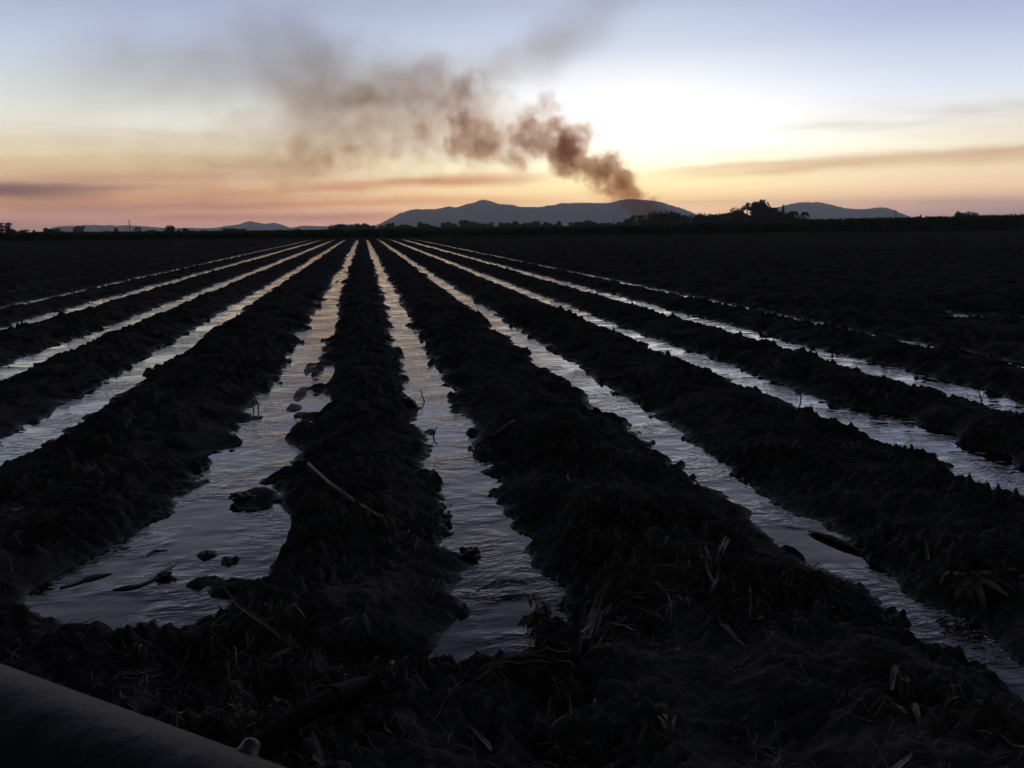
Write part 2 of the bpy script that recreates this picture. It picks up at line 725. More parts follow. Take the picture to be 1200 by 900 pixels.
P = drape([(571, 514), (582, 508), (593, 502), (604, 496)], .016, 4)
loc = P[0].copy()
bm = bmesh.new()
tube_bm(bm, local(loc, P), [.012] * len(P), 7)
o = link_bm('cane_stalk', bm, MAT_STALK, smooth=True)
o.location = loc
tag(o, 'short thin cane stalk on the ridge crest just past the middle furrow', 'cane stalk')

# dark log half sunk in the furrow to the right
P = [on_plane(948, 622, .010), on_plane(982, 634, .013), on_plane(1016, 650, .008)]
loc = P[1].copy()
bm = bmesh.new()
Q = []
for i in range(9):
    t = i / 8 * 2
    q = P[0].lerp(P[1], t) if t < 1 else P[1].lerp(P[2], t - 1)
    Q.append(q)
tube_bm(bm, local(loc, Q), [.006, .012, .015, .018, .016, .016, .013, .010, .004], 8)
o = link_bm('driftwood', bm, MAT_MUD, smooth=True)
o.location = loc
tag(o, 'dark sodden piece of wood lying in the water against the far bank of a furrow', 'wood')


def leaf_bundle(name, paths, label, cat, mat, width=.012, lift=.02, spread=.03, count=3, rnd=3):
    r = random.Random(rnd)
    V, F = [], []
    loc = on_ground(*paths[0][0])
    for path in paths:
        base = drape(path, lift, 5)
        for c in range(count):
            off = Vector((r.uniform(-spread, spread), r.uniform(-spread, spread), r.uniform(0, spread)))
            n = len(base)
            a = r.randint(0, max(0, n // 4))
            e = r.randint(max(a + 3, int(n * .6)), n)
            pts = []
            for i in range(a, e):
                t = (i - a) / max(1, e - a - 1)
                arch = math.sin(t * math.pi) * r.uniform(.0, .02) + .02 * math.sin(t * math.pi)
                pts.append(base[i] + off + Vector((0, 0, arch)) - loc)
            m = len(pts)
            w = [width * (0.35 + .8 * math.sin(math.pi * min(1, .12 + .88 * i / max(1, m - 1)))) for i in range(m)]
            ribbon(V, F, pts, w, (r.uniform(-.7, .7), r.uniform(-.7, .7), 1), .6)
    o = link_mesh(name, V, F, mat)
    o.location = loc
    tag(o, label, cat)
    return o


leaf_bundle('dry_cane_leaf', [[(525, 815), (600, 795), (660, 780), (683, 768)], [(683, 772), (690, 740), (702, 712), (712, 690), (690, 684)], [(683, 770), (700, 735), (716, 712), (745, 735)]],
            'long dry cane leaf bent into a hook on the earth beside the middle furrow', 'cane leaf', MAT_STRAW_PALE, .011, .02, .018, 3, 4)
leaf_bundle('dry_cane_leaf', [[(536, 690), (580, 694), (640, 688), (685, 692)], [(540, 700), (600, 690), (662, 683)]],
            'thin wet cane leaves trailing across the water near the end of the middle furrow', 'cane leaf', MAT_STRAW, .008, .008, .02, 3, 5)
leaf_bundle('leaf_tuft', [[(622, 708), (628, 728), (622, 752)], [(630, 712), (640, 730), (636, 755)], [(615, 742), (630, 738), (645, 728)], [(612, 752), (632, 750), (648, 744)]],
            'crumpled pale heap of dead cane leaf at the edge of the middle furrow pool', 'leaf heap', MAT_STRAW_PALE, .022, .03, .03, 4, 6)
leaf_bundle('leaf_tuft', [[(1100, 697), (1125, 690), (1150, 700)], [(1110, 685), (1140, 712), (1158, 725)], [(1130, 700), (1170, 690), (1199, 684)], [(1120, 720), (1150, 700), (1190, 712)]],
            'spread of broad pale dead leaves on the ridge by the side of the picture', 'leaf heap', MAT_STRAW, .030, .03, .03, 4, 8)
leaf_bundle('leaf_tuft', [[(1035, 797), (1055, 820), (1060, 838)], [(1055, 800), (1045, 822), (1042, 835)]],
            'crossed dead cane leaves on the dark slope below the furrow that leaves the frame', 'leaf heap', MAT_STRAW, .017, .025, .015, 3, 9)
leaf_bundle('dry_cane_leaf', [[(1062, 836), (1075, 858), (1112, 892)]], 'long thin dead cane leaf trailing down the dark slope to the bottom edge', 'cane leaf', MAT_STRAW, .012, .025, .01, 2, 19)
leaf_bundle('leaf_tuft', [[(1000, 828), (985, 832), (975, 838)]],
            'small scrap of pale dead leaf low on the dark slope under the crossed leaves', 'leaf heap', MAT_STRAW, .014, .02, .012, 2, 10)
leaf_bundle('leaf_tuft', [[(840, 668), (850, 650), (848, 640)], [(822, 660), (830, 680), (842, 700)]],
            'loose curl of dead cane leaves on the ridge before the long slanting furrow', 'leaf heap', MAT_STRAW, .013, .03, .02, 3, 11)
leaf_bundle('leaf_tuft', [[(490, 670), (520, 690), (534, 700)], [(500, 715), (515, 700), (520, 690)], [(470, 700), (500, 697), (515, 693)]],
            'crossed straws of dead leaf on the bank edge beside the middle furrow', 'leaf heap', MAT_STRAW_PALE, .010, .025, .02, 2, 12)
leaf_bundle('dry_cane_leaf', [[(405, 705), (418, 690), (428, 676)]], 'single pale broken straw on the ridge between the pool and the middle furrow', 'cane leaf', MAT_STRAW_PALE, .012, .025, .01, 1, 22)
leaf_bundle('leaf_tuft', [[(250, 752), (300, 745), (345, 738)], [(330, 735), (360, 728)], [(355, 742), (400, 740)], [(335, 760), (355, 772)]],
            'long flat straws of dead leaf on the bank below the pool', 'leaf heap', MAT_STRAW, .012, .02, .015, 2, 13)
leaf_bundle('leaf_tuft', [[(640, 815), (665, 836)], [(645, 812), (655, 830)], [(640, 845), (645, 825)]],
            'pair of short straws on the bare black earth below the bent cane leaf', 'leaf heap', MAT_STRAW_PALE, .008, .016, .008, 2, 14)
leaf_bundle('leaf_tuft', [[(765, 845), (780, 870), (788, 885)], [(790, 845), (785, 870)], [(770, 890), (788, 882)]],
            'forked scrap of dead leaf at the bottom of the picture', 'leaf heap', MAT_STRAW_PALE, .010, .018, .008, 2, 15)

# twigs that stand in the furrows
TW = [(303, 480, 22), (296, 478, 18), (497, 470, 14), (508, 512, 12), (809, 452, 14), (845, 458, 13), (936, 478, 18), (912, 510, 18), (1150, 470, 14), (1075, 563, 12)]
for i, (px, py, hpx) in enumerate(TW):
    p = on_plane(px, py, 0)
    sc = (p - CAM).length / F_PX
    r = random.Random(100 + i)
    h = hpx * sc
    bm = bmesh.new()
    lean = r.uniform(-.35, .35)
    main = [Vector((lean * h * t + .06 * h * math.sin(t * 5 + i), r.uniform(-.02, .02) * h, h * t)) for t in (-.25, .2, .5, .75, 1)]
    tube_bm(bm, main, [.006, .006, .005, .004, .002], 6)
    b0 = main[2]
    tube_bm(bm, [b0, b0 + Vector((r.choice((-1, 1)) * .2 * h, .02, .16 * h)), b0 + Vector((r.choice((-1, 1)) * .30 * h, .03, .34 * h))], [.004, .003, .0015], 5)
    o = link_bm('twig', bm, MAT_STALK if i % 3 else MAT_MUD, smooth=True)
    o.location = p
    tag(o, 'small crooked twig standing up out of the water of a furrow', 'twig', 'twigs standing in the furrows')


# mud lumps
def lump(name, px, py, rx, ry, rz, label, mat=MAT_MUD, seed=0, rot=0.0, cat='mud clod', sub=3, amp=.45, sink=.25):
    p = on_plane(px, py, 0)
    p.z = max(gz1(p.x, p.y), 0.0) if mat != MAT_SHEATH else 0.0
    bm = bmesh.new()
    bmesh.ops.create_icosphere(bm, subdivisions=sub, radius=1.0)
    from mathutils import noise as mn
    for v in bm.verts:
        n = mn.fractal(v.co * 1.4 + Vector((seed * 3.1, seed * 1.7, 0)), .8, 2.1, 4)
        v.co *= 1 + amp * n
        v.co.x *= rx
        v.co.y *= ry
        v.co.z = v.co.z * rz
    o = link_bm(name, bm, mat, smooth=False)
    o.location = (p.x, p.y, p.z + rz * (.5 - sink))
    o.rotation_euler = (0, 0, rot)
    tag(o, label, cat)
    return o


lump('mud_clod', 192, 677, .035, .03, .022, 'small pointed mud clod beside the curled sheath in the pool', seed=4, sub=4)
lump('mud_clod', 478, 480, .07, .06, .05, 'dark clod with a twig on the bank side of the middle furrow', seed=5, sub=4)
lump('mud_clod', 548, 652, .06, .05, .035, 'pale topped mud lump against the near bank of the middle furrow', seed=6, rot=.3, sub=4)
lump('mud_clod', 283, 588, .07, .05, .028, 'flat mud clod at the edge of the pool above its calm arm', seed=8, rot=.1, sub=4)


def sheath(pxs, w, hgt, label, seed):
    """a wet curled leaf sheath floating: a shallow arched strip with thickness"""
    P = [on_plane(px, py, 0) for px, py in pxs]
    loc = P[0].copy()
    pts = []
    for i in range(len(P) - 1):
        for k in range(5):
            pts.append(P[i].lerp(P[i + 1], k / 5))
    pts.append(P[-1])
    n = len(pts)
    bm = bmesh.new()
    rows = []
    for i, p in enumerate(pts):
        t = i / (n - 1)
        tan = (pts[min(i + 1, n - 1)] - pts[max(i - 1, 0)]).normalized()
        s = Vector((tan.y, -tan.x, 0))
        ww = w * (.06 + .85 * math.sin(math.pi * t) ** .8)
        row = []
        for k in range(7):
            q = k / 6 * 2 - 1
            z = .6 * hgt * (1 - q * q) * (.6 + .4 * math.sin(t * 7 + seed)) * math.sin(math.pi * min(t, .999)) ** .7 + .004
            row.append(bm.verts.new(p - loc + s * q * ww + Vector((0, 0, z))))
        rows.append(row)
    for a, b in zip(rows, rows[1:]):
        for k in range(6):
            bm.faces.new((a[k], a[k + 1], b[k + 1], b[k]))
    r = bmesh.ops.extrude_face_region(bm, geom=bm.faces[:])
    for v in [g for g in r['geom'] if isinstance(g, bmesh.types.BMVert)]:
        v.co.z -= .004
    bmesh.ops.recalc_face_normals(bm, faces=bm.faces[:])
    o = link_bm('leaf_sheath', bm, MAT_SHEATH, smooth=True)
    o.location = loc
    tag(o, label, 'leaf sheath')


sheath([(132, 692), (158, 687), (182, 676), (206, 660)], .035, .022, 'long curled wet leaf sheath floating in the middle of the pool', 1)
sheath([(70, 690), (100, 679), (132, 672)], .03, .02, 'pale flat wet leaf sheath floating at the edge of the pool by the bank', 3)
sheath([(172, 652), (180, 646), (196, 645)], .012, .010, 'tiny wet leaf scrap floating where the ripples meet the calm pool', 5)

# ------------------------------------------------------------------ irrigation pipe and hose
pa = on_plane(0, 776, .31)
pb = on_plane(336, 900, .31)
ax = (pb - pa)
ax.z = 0
axn = ax.normalized()
side = Vector((axn.y, -axn.x, 0))
if side.dot(Vector((pa.x, pa.y, 0))) > 0:
    side = -side                 # towards the camera
R_PIPE = .165
mid = (pa + pb) * .5
to = Vector((mid.x, mid.y, mid.z - H_CAM)).normalized()
# centre line sits so that the silhouette line passes through pa and pb
nrm = axn.cross(to).normalized()
if nrm.z < 0:
    nrm = -nrm
c0 = pa - nrm * R_PIPE
c1 = pb - nrm * R_PIPE
root_loc = Vector((c0.x, c0.y, c0.z - R_PIPE))
pipe = empty('irrigation_pipe', root_loc)
tag(pipe, 'fat grey blue flexible irrigation pipe lying along the headland at the corner of the frame', 'pipe')
bm = bmesh.new()
n = 120
A = c0 - axn * 1.6
B = c1 + axn * 0.9
SEG = 40
rings = []
for i in range(n + 1):
    t = i / n
    p = A.lerp(B, t)
    ring = []
    for k in range(SEG):
        a = 2 * math.pi * k / SEG
        # a filled film tube: sags flat underneath, faint wrinkles along it
        r = R_PIPE * (1 + .010 * math.sin(3 * a + t * 9) + .006 * math.sin(t * 70 + 2 * math.sin(a * 2)) * max(0, math.cos(a * 1.0 + .4)))
        off = side * (math.cos(a) * r) + Vector((0, 0, math.sin(a) * r))
        if off.z < -.13:
            off.z = -.13 + (off.z + .13) * .2
        ring.append(bm.verts.new(p + off - root_loc))
    rings.append(ring)
for a, b in zip(rings, rings[1:]):
    for k in range(SEG):
        bm.faces.new((a[k], b[k], b[(k + 1) % SEG], a[(k + 1) % SEG]))
bmesh.ops.recalc_face_normals(bm, faces=bm.faces[:])
link_bm('pipe_body', bm, MAT_PIPE, pipe, smooth=True)
# outlet cup on the field side
pc = on_plane(299, 878, .30)
tt = (pc - c0).dot(axn)
foot = c0 + axn * tt
outd = (pc - foot)
outd = (outd - axn * outd.dot(axn)).normalized()
outd = (Vector((-side.x, -side.y, 0)) * .72 + Vector((0, 0, .70))).normalized()
bm = bmesh.new()
prof = [(.030, R_PIPE - .02), (.030, R_PIPE + .004), (.026, R_PIPE + .006), (.024, R_PIPE + .022), (.019, R_PIPE + .032), (.008, R_PIPE + .036)]
tube_bm(bm, [foot + outd * h - root_loc for _, h in prof], [r for r, _ in prof], 20)
cup = link_bm('outlet_cup', bm, MAT_CUP, pipe, smooth=True)

# hose that leads from the pipe to the furrow
h0 = foot + axn * .03 + Vector((-side.x, -side.y, 0)) * (R_PIPE + .03) + Vector((0, 0, -.03))
hp = [on_plane(z=q[2], px=q[0], py=q[1]) for q in ((290, 884, .25), (308, 870, .25), (332, 852, .245), (360, 834, .235), (386, 819, .215), (412, 808, .18), (440, 800, .13))]


def smooth_path(P, k=14):
    out = []
    for i in range(len(P) - 1):
        p0, p1, p2, p3 = P[max(i - 1, 0)], P[i], P[i + 1], P[min(i + 2, len(P) - 1)]
        for j in range(k):
            t = j / k
            out.append(.5 * ((2 * p1) + (p2 - p0) * t + (2 * p0 - 5 * p1 + 4 * p2 - p3) * t * t + (3 * p1 - p0 - 3 * p2 + p3) * t ** 3))
    out.append(P[-1])
    return out


SP = smooth_path(hp, 24)
hose = empty('irrigation_hose', hp[1])
tag(hose, 'thick black ribbed hose running from the pipe outlet to the middle furrow', 'hose')
bm = bmesh.new()
rad = [.029 + .0004 * math.sin(i * 1.55) for i in range(len(SP))]
tube_bm(bm, local(hp[1], SP), rad, 18)
link_bm('hose_body', bm, MAT_HOSE, hose, smooth=True)
k0 = int(len(SP) * .68)
bm = bmesh.new()
cp = SP[k0:]
tube_bm(bm, local(hp[1], cp), [.034 - .008 * i / len(cp) for i in range(len(cp))], 18)
link_bm('cuff', bm, MAT_CUFF, hose, smooth=True)

# ------------------------------------------------------------------ crop beyond the field
def build_crop():
    V, F = [], []
    r = random.Random(5)
    tops = [(-60, 271.3), (0, 271.5), (100, 271.3), (200, 270.8), (300, 269.8), (400, 268.3), (500, 267.2), (600, 266.0), (740, 262.6), (950, 256.4), (1060, 253.6), (1200, 250.2), (1300, 247.5)]

    def top(px):
        for (a, ya), (b, yb) in zip(tops, tops[1:]):
            if a <= px <= b:
                return ya + (yb - ya) * (px - a) / (b - a)
        return tops[0][1] if px < 0 else tops[-1][1]
    for row in range(5):
        px = -120.0
        while px < 1320:
            d = ray(px, 266)
            yb = 139.5 + row * 2.2 + r.uniform(-.6, .6)
            x = d.x / d.y * yb
            hd = math.hypot(x, yb)
            e = at_dist(px, top(px), hd)
            h = max(1.2, e.z) * r.uniform(.85, 1.02)
            if r.random() < .05:
                h += r.uniform(.05, .3)
            # a cane stool: a fan of arching leaves
            for k in range(4):
                a = r.uniform(0, 6.28)
                rad = r.uniform(.25, .75)
                hh = h * r.uniform(.78, 1.0)
                x0, y0 = x + r.uniform(-.3, .3), yb + r.uniform(-.5, .5)
                tip = (x0 + math.cos(a) * rad, y0 + math.sin(a) * rad, hh * r.uniform(.72, .98))
                pts = [(x0, y0, 0.0), (x0 + math.cos(a) * rad * .15, y0 + math.sin(a) * rad * .15, hh * .62), (x0 + math.cos(a) * rad * .5, y0 + math.sin(a) * rad * .5, hh), tip]
                ribbon(V, F, pts, [.30, .34, .22, .03], (r.uniform(-1, 1), -1, .2), .2)
            px += r.uniform(1.3, 2.2) * (1 + .0 * row)
    o = link_mesh('cane_crop', V, F, MAT_CROP)
    tag(o, 'dark green standing cane crop across the end of the field', kind='stuff')
    # its unseen interior: a dense low body of leaves behind the first rows
    return o


build_crop()

# ------------------------------------------------------------------ hills
def hill(name, sil, dist, depth, label, seed, back=.0):
    """terrain built to real size from the ridge line; ridged slopes fall to both sides"""
    xs = [p[0] for p in sil]
    step = 1.6
    pxs = np.arange(xs[0], xs[-1] + .01, step)
    tops = np.interp(pxs, xs, [p[1] for p in sil]) + .55 * pn(pxs * .31, pxs * 0 + .5, seed) + .35 * pn(pxs * .12, pxs * 0 + 2.5, seed)
    n = len(pxs)
    rows = 35
    V, F = [], []
    for j in range(rows):
        v = j / (rows - 1) * 2 - 1          # -1 front foot, 0 crest, 1 back foot
        for i in range(n):
            e = at_dist(pxs[i], tops[i], dist)
            hgt = max(e.z, 0)
            az = math.atan2(e.x, e.y)
            spur = .0
            u = v
            wob = float(pn(np.array([pxs[i] * .045]), np.array([v * 1.3]), seed)[0])
            wob2 = float(pn(np.array([pxs[i] * .14]), np.array([v * 3.1]), seed + 3)[0])
            a = abs(u)
            fall = max(0.0, 1 - a) ** (1.05)
            a = a if a > 1e-6 else 0.0
            k = fall * (1 + (.55 * wob + .22 * wob2) * a * (1 - a) * 3.2)
            if j == (rows - 1) // 2:
                pass
            z = hgt * min(max(k, 0), 1 - a * .25) - 2.0 * a
            dd = dist + v * depth
            V.append((math.sin(az) * dd, math.cos(az) * dd, z))
    for j in range(rows - 1):
        for i in range(n - 1):
            q = j * n + i
            F.append((q, q + 1, q + 1 + n, q + n))
    # crest row exactly at v = 0 does not fall on an even count; nudge the closest rows up
    o = link_mesh(name, V, F, MAT_HILL, smooth=True)
    tag(o, label, kind='structure')
    return o


MAIN = [(436, 268), (440, 265), (445, 262), (455, 257.5), (467, 250.5), (480, 246), (487, 245), (510, 245.2), (517, 244), (526, 241.5), (535, 243), (547, 239), (557, 237), (563, 234.5), (568, 233.8), (575, 236), (585, 239), (600, 239.5),
        (610, 242.5), (630, 242.5), (650, 240), (659, 237.5), (670, 238.3), (680, 237.5), (700, 238), (717, 237.5), (727, 234.3), (740, 233), (757, 234.5), (772, 236), (782, 239), (800, 244.3), (815, 250.5), (822, 256), (832, 264), (838, 267)]
RIGHTH = [(866, 266), (880, 258), (893, 249), (905, 245), (910, 243.5), (920, 240.5), (927, 239), (937, 237), (950, 237.4), (960, 236.8), (970, 239), (980, 241.5), (992, 244), (1004, 245.2), (1014, 244.7), (1024, 243.6), (1035, 243), (1048, 246), (1056, 250), (1064, 253), (1076, 260), (1082, 264)]
LEFTH = [(245, 270), (250, 267.8), (265, 264.5), (275, 263.3), (282, 262), (287, 260.3), (293, 259), (300, 260.3), (310, 262.5), (316, 261.4), (322, 261), (332, 264), (345, 267.8), (352, 270)]
SMALLH = [(340, 270), (346, 266), (357, 264.3), (372, 265), (385, 265), (390, 263.3), (397, 262.3), (408, 262.8), (420, 263), (430, 263.7), (438, 265.5), (446, 268)]
LOWH = [(50, 271), (58, 268.5), (62, 266.5), (68, 265.2), (85, 264.7), (100, 264), (112, 263.5), (118, 264.3), (135, 264.3), (150, 264), (165, 264.8), (180, 266), (195, 267.6), (225, 267), (257, 267.3), (275, 268.3), (285, 270)]
hill('mountain_range', MAIN, 6000, 900, 'long blue grey mountain range under the smoke', 3)
hill('hill', RIGHTH, 6600, 700, 'rounded blue hill beyond the tall trees', 9)
hill('hill', LEFTH, 7200, 500, 'small peaked blue hill standing alone', 14)
hill('hill', SMALLH, 7600, 400, 'low blue rise beside the foot of the mountain range', 19)
hill('hill', LOWH, 8000, 500, 'low flat topped blue rise behind the utility pole', 25)

# ------------------------------------------------------------------ trees
def crown_mesh(name, blobs, nleaf, leaf, seed, shell=.55):
    """leaf-clump faces spread through a set of ellipsoids ((x,y,z),(rx,ry,rz))"""
    r = np.random.default_rng(seed)
    V, F = [], []
    vol = np.array([b[1][0] * b[1][1] * b[1][2] for b in blobs]) ** .67
    vol = vol / vol.sum()
    for b, w in zip(blobs, vol):
        m = max(6, int(nleaf * w))
        for _ in range(m):
            d = r.normal(size=3)
            d /= np.linalg.norm(d)
            rr = (shell + (1 - shell) * r.random()) * (1 + .22 * (r.random() - .5)) if r.random() < .8 else r.random()
            c = np.array(b[0]) + d * np.array(b[1]) * rr
            a = r.normal(size=3)
            a /= np.linalg.norm(a)
            q = np.cross(a, r.normal(size=3))
            q /= np.linalg.norm(q)
            s = leaf * (.5 + r.random())
            s2 = s * (.45 + .4 * r.random())
            i = len(V)
            for u, v in ((-1, 0), (-.25, -1), (1, .1), (.2, 1)):
                V.append(tuple(c + a * s * u + q * s2 * v))
            F.append((i, i + 1, i + 2, i + 3))
    A = np.array(V)
    A[:, 0] /= np.percentile(np.abs(A[:, 0]), 98.5)
    A[:, 1] /= np.percentile(np.abs(A[:, 1]), 98.5)
    A[:, 2] *= 1.0 / np.percentile(A[:, 2], 99.3)
    me = bpy.data.meshes.new(name)
    me.from_pydata([tuple(v) for v in A], [], F)
    me.materials.append(MAT_LEAF)
    return me


def trunk_mesh(name, segs):
    """segs: list of (points, radii)"""
    bm = bmesh.new()
    for pts, rad in segs:
        tube_bm(bm, pts, rad, 7)
    me = bpy.data.meshes.new(name)
    bm.to_mesh(me)
    bm.free()
    me.materials.append(MAT_BARK)
    return me


# every template is unit sized: half width 1, height 1 (base at 0)
def tmpl_dome(seed):
    r = random.Random(seed)
    bl = [((0, 0, .55), (.75, .7, .36))]
    for k in range(11):
        a = r.uniform(0, 6.28)
        q = r.uniform(.3, .72)
        bl.append(((math.cos(a) * q, math.sin(a) * q, r.uniform(.30, .70)), (r.uniform(.25, .4), r.uniform(.25, .4), r.uniform(.16, .27))))
    c = crown_mesh('crown', bl, 5200, .040, seed, .25)
    t = trunk_mesh('trunk', [([(0, 0, 0), (.02, 0, .3), (0, 0, .6)], [.06, .045, .03]), ([(.01, 0, .25), (.3, .1, .5)], [.035, .015]), ([(.01, 0, .25), (-.3, .05, .52)], [.035, .015])])
    return c, t


def tmpl_airy(seed):
    r = random.Random(seed)
    bl, seg = [], [([(0, 0, 0), (.03, 0, .3), (-.03, 0, .55), (.05, .0, .85)], [.05, .04, .028, .01])]
    for k in range(9):
        a = k * 2.4 + r.uniform(-.3, .3)
        z = .36 + .56 * k / 9
        q = (.75 - .45 * abs(z - .6)) * r.uniform(.6, 1.0)
        p = (math.cos(a) * q, math.sin(a) * q * .9, z + r.uniform(-.02, .06))
        bl.append((p, (r.uniform(.26, .40), r.uniform(.24, .36), r.uniform(.08, .13))))
        seg.append(([(0, 0, z - .16), (p[0] * .5, p[1] * .5, z - .05), p], [.022, .014, .006]))
    bl.append(((.03, 0, .92), (.26, .22, .08)))
    return crown_mesh('crown', bl, 1500, .045, seed, .3), trunk_mesh('trunk', seg)


def tmpl_tall(seed):
    r = random.Random(seed)
    bl = [((0, 0, .55), (.55, .5, .34))]
    for k in range(10):
        a = r.uniform(0, 6.28)
        z = r.uniform(.2, .86)
        q = r.uniform(.2, .62) * (1.2 - z * .7)
        bl.append(((math.cos(a) * q, math.sin(a) * q, z), (r.uniform(.22, .38), r.uniform(.22, .36), r.uniform(.08, .15))))
    return crown_mesh('crown', bl, 3600, .042, seed, .3), trunk_mesh('trunk', [([(0, 0, 0), (.02, 0, .4), (0, 0, .85)], [.07, .05, .015]), ([(0, 0, .3), (.35, .1, .55)], [.03, .01]), ([(0, 0, .35), (-.33, -.1, .6)], [.03, .01])])


def tmpl_bush(seed):
    r = random.Random(seed)
    bl = [((0, 0, .5), (.6, .55, .36))]
    for k in range(7):
        a = r.uniform(0, 6.28)
        bl.append(((math.cos(a) * .5, math.sin(a) * .5, r.uniform(.3, .75)), (r.uniform(.25, .45), .35, r.uniform(.15, .25))))
    return crown_mesh('crown', bl, 1500, .06, seed, .2), trunk_mesh('trunk', [([(0, 0, 0), (.03, 0, .5)], [.08, .04])])


def tmpl_palm(seed):
    r = random.Random(seed)
    V, F = [], []
    for k in range(16):
        a = k / 16 * 6.28 + r.uniform(-.2, .2)
        up = r.uniform(.02, .2)
        L = r.uniform(.75, 1.0)
        pts = []
        for i in range(6):
            t = i / 5
            pts.append((math.cos(a) * L * t, math.sin(a) * L * t, .82 + up * 1.6 * t - (up + .18) * 1.5 * t * t))
        ribbon(V, F, pts, [.06, .16, .2, .18, .12, .02], (0, 0, 1), .8)
    me = bpy.data.meshes.new('crown')
    me.from_pydata([tuple(v) for v in V], [], F)
    me.materials.append(MAT_LEAF)
    return me, trunk_mesh('trunk', [([(0, 0, 0), (.05, 0, .4), (0, 0, .83)], [.10, .07, .06])])


def tmpl_spike(seed):
    r = random.Random(seed)
    bl = [((r.uniform(-.08, .08), 0, .2 + .75 * k / 8), (.7 * (1 - k / 9) + .12, .6 * (1 - k / 9) + .1, .09)) for k in range(9)]
    return crown_mesh('crown', bl, 700, .07, seed, .3), trunk_mesh('trunk', [([(0, 0, 0), (0, 0, .95)], [.09, .02])])


TM = {'dome': [tmpl_dome(s) for s in (1, 2)], 'airy': [tmpl_airy(s) for s in (3, 4, 5)], 'tall': [tmpl_tall(s) for s in (6, 7, 8)],
      'bush': [tmpl_bush(s) for s in (9, 10, 11, 12)], 'palm': [tmpl_palm(s) for s in (13,)], 'spike': [tmpl_spike(14)]}


def tree(name, px, top_py, hw_px, dist, kind, var, label, cat='tree', group=None):
    e = at_dist(px, top_py, dist)
    h = e.z
    w = hw_px / F_PX * dist * 1.03
    root = empty(name, (e.x, e.y, -.3), random.uniform(-.4, .4) - math.atan2(e.x, e.y))
    root.scale = (w, w, h + .3)
    tag(root, label, cat, group)
    c, t = TM[kind][var % len(TM[kind])]
    for nm, me in (('crown', c), ('trunk', t)):
        o = bpy.data.objects.new(nm, me)
        COL.objects.link(o)
        o.parent = root
    return root


# cluster beyond the crop, from the smoke to the tall trees
tree('loose_tree', 744, 252.3, 9, 420, 'airy', 0, 'loose crowned tree at the smoke side of the big dome shaped tree')
tree('bushy_tree', 737, 256.5, 4, 430, 'bush', 0, 'very small bush at the smoke end of the tree cluster')
tree('dome_tree', 776, 248.8, 22, 400, 'dome', 0, 'wide dense dome shaped tree below the foot of the smoke')
tree('bushy_tree', 803, 252.8, 6, 410, 'tall', 0, 'small dark tree between the wide dome tree and the low hedge of trees')
tree('loose_tree', 810, 252.4, 6, 430, 'airy', 1, 'small see through tree leaning towards the low hedge of trees')
tree('dome_tree', 826, 250.8, 12, 395, 'dome', 1, 'low flat topped tree in the gap below the end of the mountain')
tree('bushy_tree', 845, 250.3, 13, 400, 'bush', 1, 'broad low tree between the flat topped tree and the round one')
tree('round_tree', 862, 245.0, 8.5, 390, 'dome', 0, 'round headed dark tree before the tall open tree')
tree('gum_tree', 876, 238.2, 9.5, 400, 'airy', 2, 'tall open crowned tree with sky showing through it')
tree('gum_tree', 887, 237.5, 6.5, 402, 'tall', 0, 'narrow dark tree squeezed between the open tree and the tallest one')
tree('gum_tree', 895, 235.8, 8.5, 395, 'tall', 1, 'tallest and densest tree of the cluster')
tree('bushy_tree', 886, 251, 13, 385, 'bush', 3, 'dark thicket under the tall open tree')
tree('bushy_tree', 906, 243.5, 10, 398, 'tall', 2, 'shouldering dark tree on the hill side of the tallest tree')
tree('slender_tree', 918, 240.8, 3.2, 410, 'spike', 0, 'thin pointed treetop in front of the rounded hill')
tree('bushy_tree', 920, 248.5, 9, 400, 'bush', 2, 'low dark tree under the thin pointed treetop')
tree('palm_tree', 931, 243.6, 6.5, 396, 'palm', 0, 'small palm nearer to the thin pointed treetop')
tree('palm_tree', 943.5, 244.8, 6, 392, 'palm', 0, 'small palm at the outer end of the tree cluster')
tree('bushy_tree', 937, 254.2, 12, 405, 'bush', 0, 'low scrubby tree under the two palms')
tree('bushy_tree', 912, 251, 14, 380, 'bush', 1, 'wide low bush at the foot of the tall trees')
tree('bushy_tree', 855, 254, 16, 380, 'bush', 2, 'wide low bush at the foot of the round headed tree')
tree('dome_tree', 1132.5, 248.4, 9, 600, 'dome', 1, 'lone low dome of a tree on the skyline far from the cluster')

# trees standing apart to the left
tree('gum_tree', 2, 261.0, 7.5, 420, 'airy', 0, 'open limbed tree cut by the edge of the frame')
tree('bushy_tree', 12, 268.0, 5, 420, 'bush', 0, 'small bush under the open limbed tree at the edge')
tree('bushy_tree', 27, 269.3, 5, 500, 'bush', 1, 'tiny low bush next after the open limbed tree')
tree('bushy_tree', 54, 267.2, 3.3, 500, 'tall', 0, 'small upright bush, first of a close pair')
tree('bushy_tree', 63.5, 267.8, 5, 500, 'bush', 2, 'small squat bush, second of a close pair')
tree('gum_tree', 92, 264.8, 5.5, 480, 'airy', 1, 'small spreading tree in front of the low flat topped rise')
tree('bushy_tree', 136, 267.4, 2, 600, 'tall', 1, 'minute tree just before the utility pole')
tree('gum_tree', 160, 266.3, 4, 480, 'airy', 2, 'small leaning tree just past the utility pole')
tree('bushy_tree', 177, 269.3, 4, 500, 'bush', 3, 'tiny low bush between the leaning tree and the thick round one')
tree('round_tree', 198.5, 264.6, 5, 440, 'dome', 0, 'thick round tree alone on the flat skyline')
tree('bushy_tree', 217, 267.2, 3.6, 500, 'tall', 2, 'small dark tree a little past the thick round one')
tree('bushy_tree', 270, 267.4, 8, 520, 'bush', 0, 'low scrub tree at the foot of the small peaked hill')
